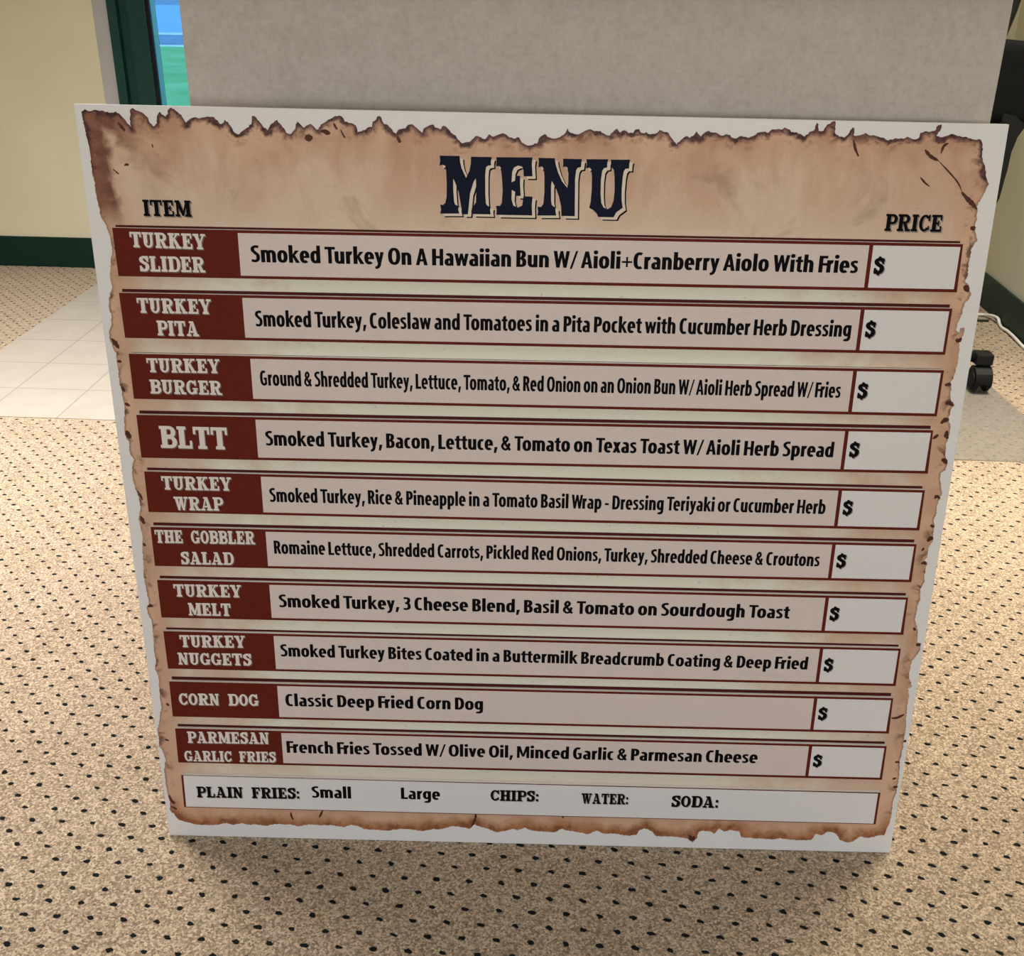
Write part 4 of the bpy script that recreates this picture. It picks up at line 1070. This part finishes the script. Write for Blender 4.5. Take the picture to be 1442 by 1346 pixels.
# backrest: a rounded pad wrapped slightly around the sitter
def pad(name, x0, x1, z0, z1, y, th, rad, curve, mat):
    bm = bmesh.new()
    nx, nz = 28, 20
    def shape(u, v, side):
        # superellipse-rounded rectangle mapping
        x = (x0 + x1) / 2 + (x1 - x0) / 2 * u
        z = (z0 + z1) / 2 + (z1 - z0) / 2 * v
        e = (1 - abs(u) ** 6) * (1 - abs(v) ** 6)
        yy = y + curve * u * u * -1.0
        return Vector((x, yy + side * th * (0.25 + 0.75 * max(0.0, e) ** 0.4), z))
    def rnd(u, v):
        # pull corners in
        m = max(abs(u), abs(v))
        if m < 1e-6: return u, v
        q = (abs(u / m) ** 5 + abs(v / m) ** 5) ** (1 / 5)
        return u / q, v / q
    grid = {}
    for s_ in (-1, 1):
        for i in range(nx + 1):
            for j in range(nz + 1):
                u, v = rnd(-1 + 2 * i / nx, -1 + 2 * j / nz)
                grid[s_, i, j] = bm.verts.new(shape(u, v, s_))
    for s_ in (-1, 1):
        for i in range(nx):
            for j in range(nz):
                bm.faces.new((grid[s_, i, j], grid[s_, i + 1, j], grid[s_, i + 1, j + 1], grid[s_, i, j + 1]))
    rim = [(i, 0) for i in range(nx)] + [(nx, j) for j in range(nz)] + [(i, nz) for i in range(nx, 0, -1)] + [(0, j) for j in range(nz, 0, -1)]
    for a, b in zip(rim, rim[1:] + rim[:1]):
        bm.faces.new((grid[-1, a[0], a[1]], grid[-1, b[0], b[1]], grid[1, b[0], b[1]], grid[1, a[0], a[1]]))
    return bm_obj(name, bm, mat, chair, True)


pad('backrest', -0.26, 0.345, 0.648, 0.842, 0.10, 0.025, 0.05, 0.05, M_CHAIR)
# curved side plates carrying the backrest down to the seat
PL = [(0.315, 0.675), (0.296, 0.65), (0.278, 0.622), (0.2735, 0.585), (0.2725, 0.54), (0.268, 0.47), (0.250, 0.43), (0.15, 0.425), (0.15, 0.45), (0.222, 0.47), (0.235, 0.54), (0.235, 0.675)]
for sx in (1, -1):
    poly = [(0.0425 + sx * (x - 0.0425), z) for x, z in PL]
    n = len(poly)
    bm = bmesh.new()
    a = [bm.verts.new((x, 0.05, z)) for x, z in poly]
    c = [bm.verts.new((x, 0.075, z)) for x, z in poly]
    bm.faces.new(a); bm.faces.new(c[::-1])
    for k in range(n): bm.faces.new((a[k], a[(k + 1) % n], c[(k + 1) % n], c[k]))
    bmesh.ops.bevel(bm, geom=list(bm.edges), offset=0.003, segments=2, affect='EDGES')
    bm_obj('backrest_support', bm, M_PLASTIC, chair)
bm = bmesh.new()
hoop = [(0.192, 0.79), (0.200, 0.84), (0.217, 0.916), (0.218, 0.97), (0.16, 1.03), (0.0425, 1.045)]
hoop += [(0.085 - x, z) for x, z in hoop[-2::-1]]
add_tube(bm, catmull([(x, 0.075, z) for x, z in hoop], 6), 0.014, 0.021, 12, flat=(0, 1, 0))
bm_obj('back_frame', bm, M_PLASTIC, chair, True)

# chair mat on the carpet
bm = bmesh.new()
mp = [(-0.25, 2.285), (1.012, 2.2975), (1.020, 2.290), (1.045, 2.288), (1.090, 2.298), (1.116, 2.325), (1.126, 2.37), (1.126, 2.58), (1.108, 2.78), (1.085, 3.00), (1.06, 3.25), (-0.25, 3.25)]
lo = [bm.verts.new((x, y, 0.0005)) for x, y in mp]
hi = [bm.verts.new((x, y, 0.0028)) for x, y in mp]
bm.faces.new(hi); bm.faces.new(lo[::-1])
for k in range(len(mp)):
    bm.faces.new((lo[k], lo[(k + 1) % len(mp)], hi[(k + 1) % len(mp)], hi[k]))
tag(bm_obj('chair_mat', bm, M_VINYL), 'clear grey vinyl chair mat on the carpet under the office chair', 'chair mat')

# cables along the right baseboard
bm = bmesh.new()
add_tube(bm, catmull([(1.10, 3.40, 0.005), (1.20, 3.42, 0.005), (1.268, 3.408, 0.006), (1.295, 3.400, 0.008), (1.306, 3.36, 0.016), (1.311, 3.335, 0.016), (1.311, 3.315, 0.006),
                      (1.306, 3.28, 0.005), (1.309, 3.24, 0.007), (1.309, 3.18, 0.007), (1.306, 3.08, 0.005), (1.306, 2.9, 0.005), (1.306, 2.5, 0.005)], 8), 0.0045, n=10)
tag(bm_obj('cable', bm, M_WCABLE, None, True), 'white cable running along the green baseboard at the right', 'cable')
bm = bmesh.new()
add_tube(bm, catmull([(1.08, 3.35, 0.004), (1.18, 3.352, 0.004), (1.275, 3.351, 0.004), (1.290, 3.349, 0.004)], 8), 0.0035, n=8)
tag(bm_obj('cable', bm, M_BCABLE, None, True), 'thin black cable on the carpet beside the white cable', 'cable')
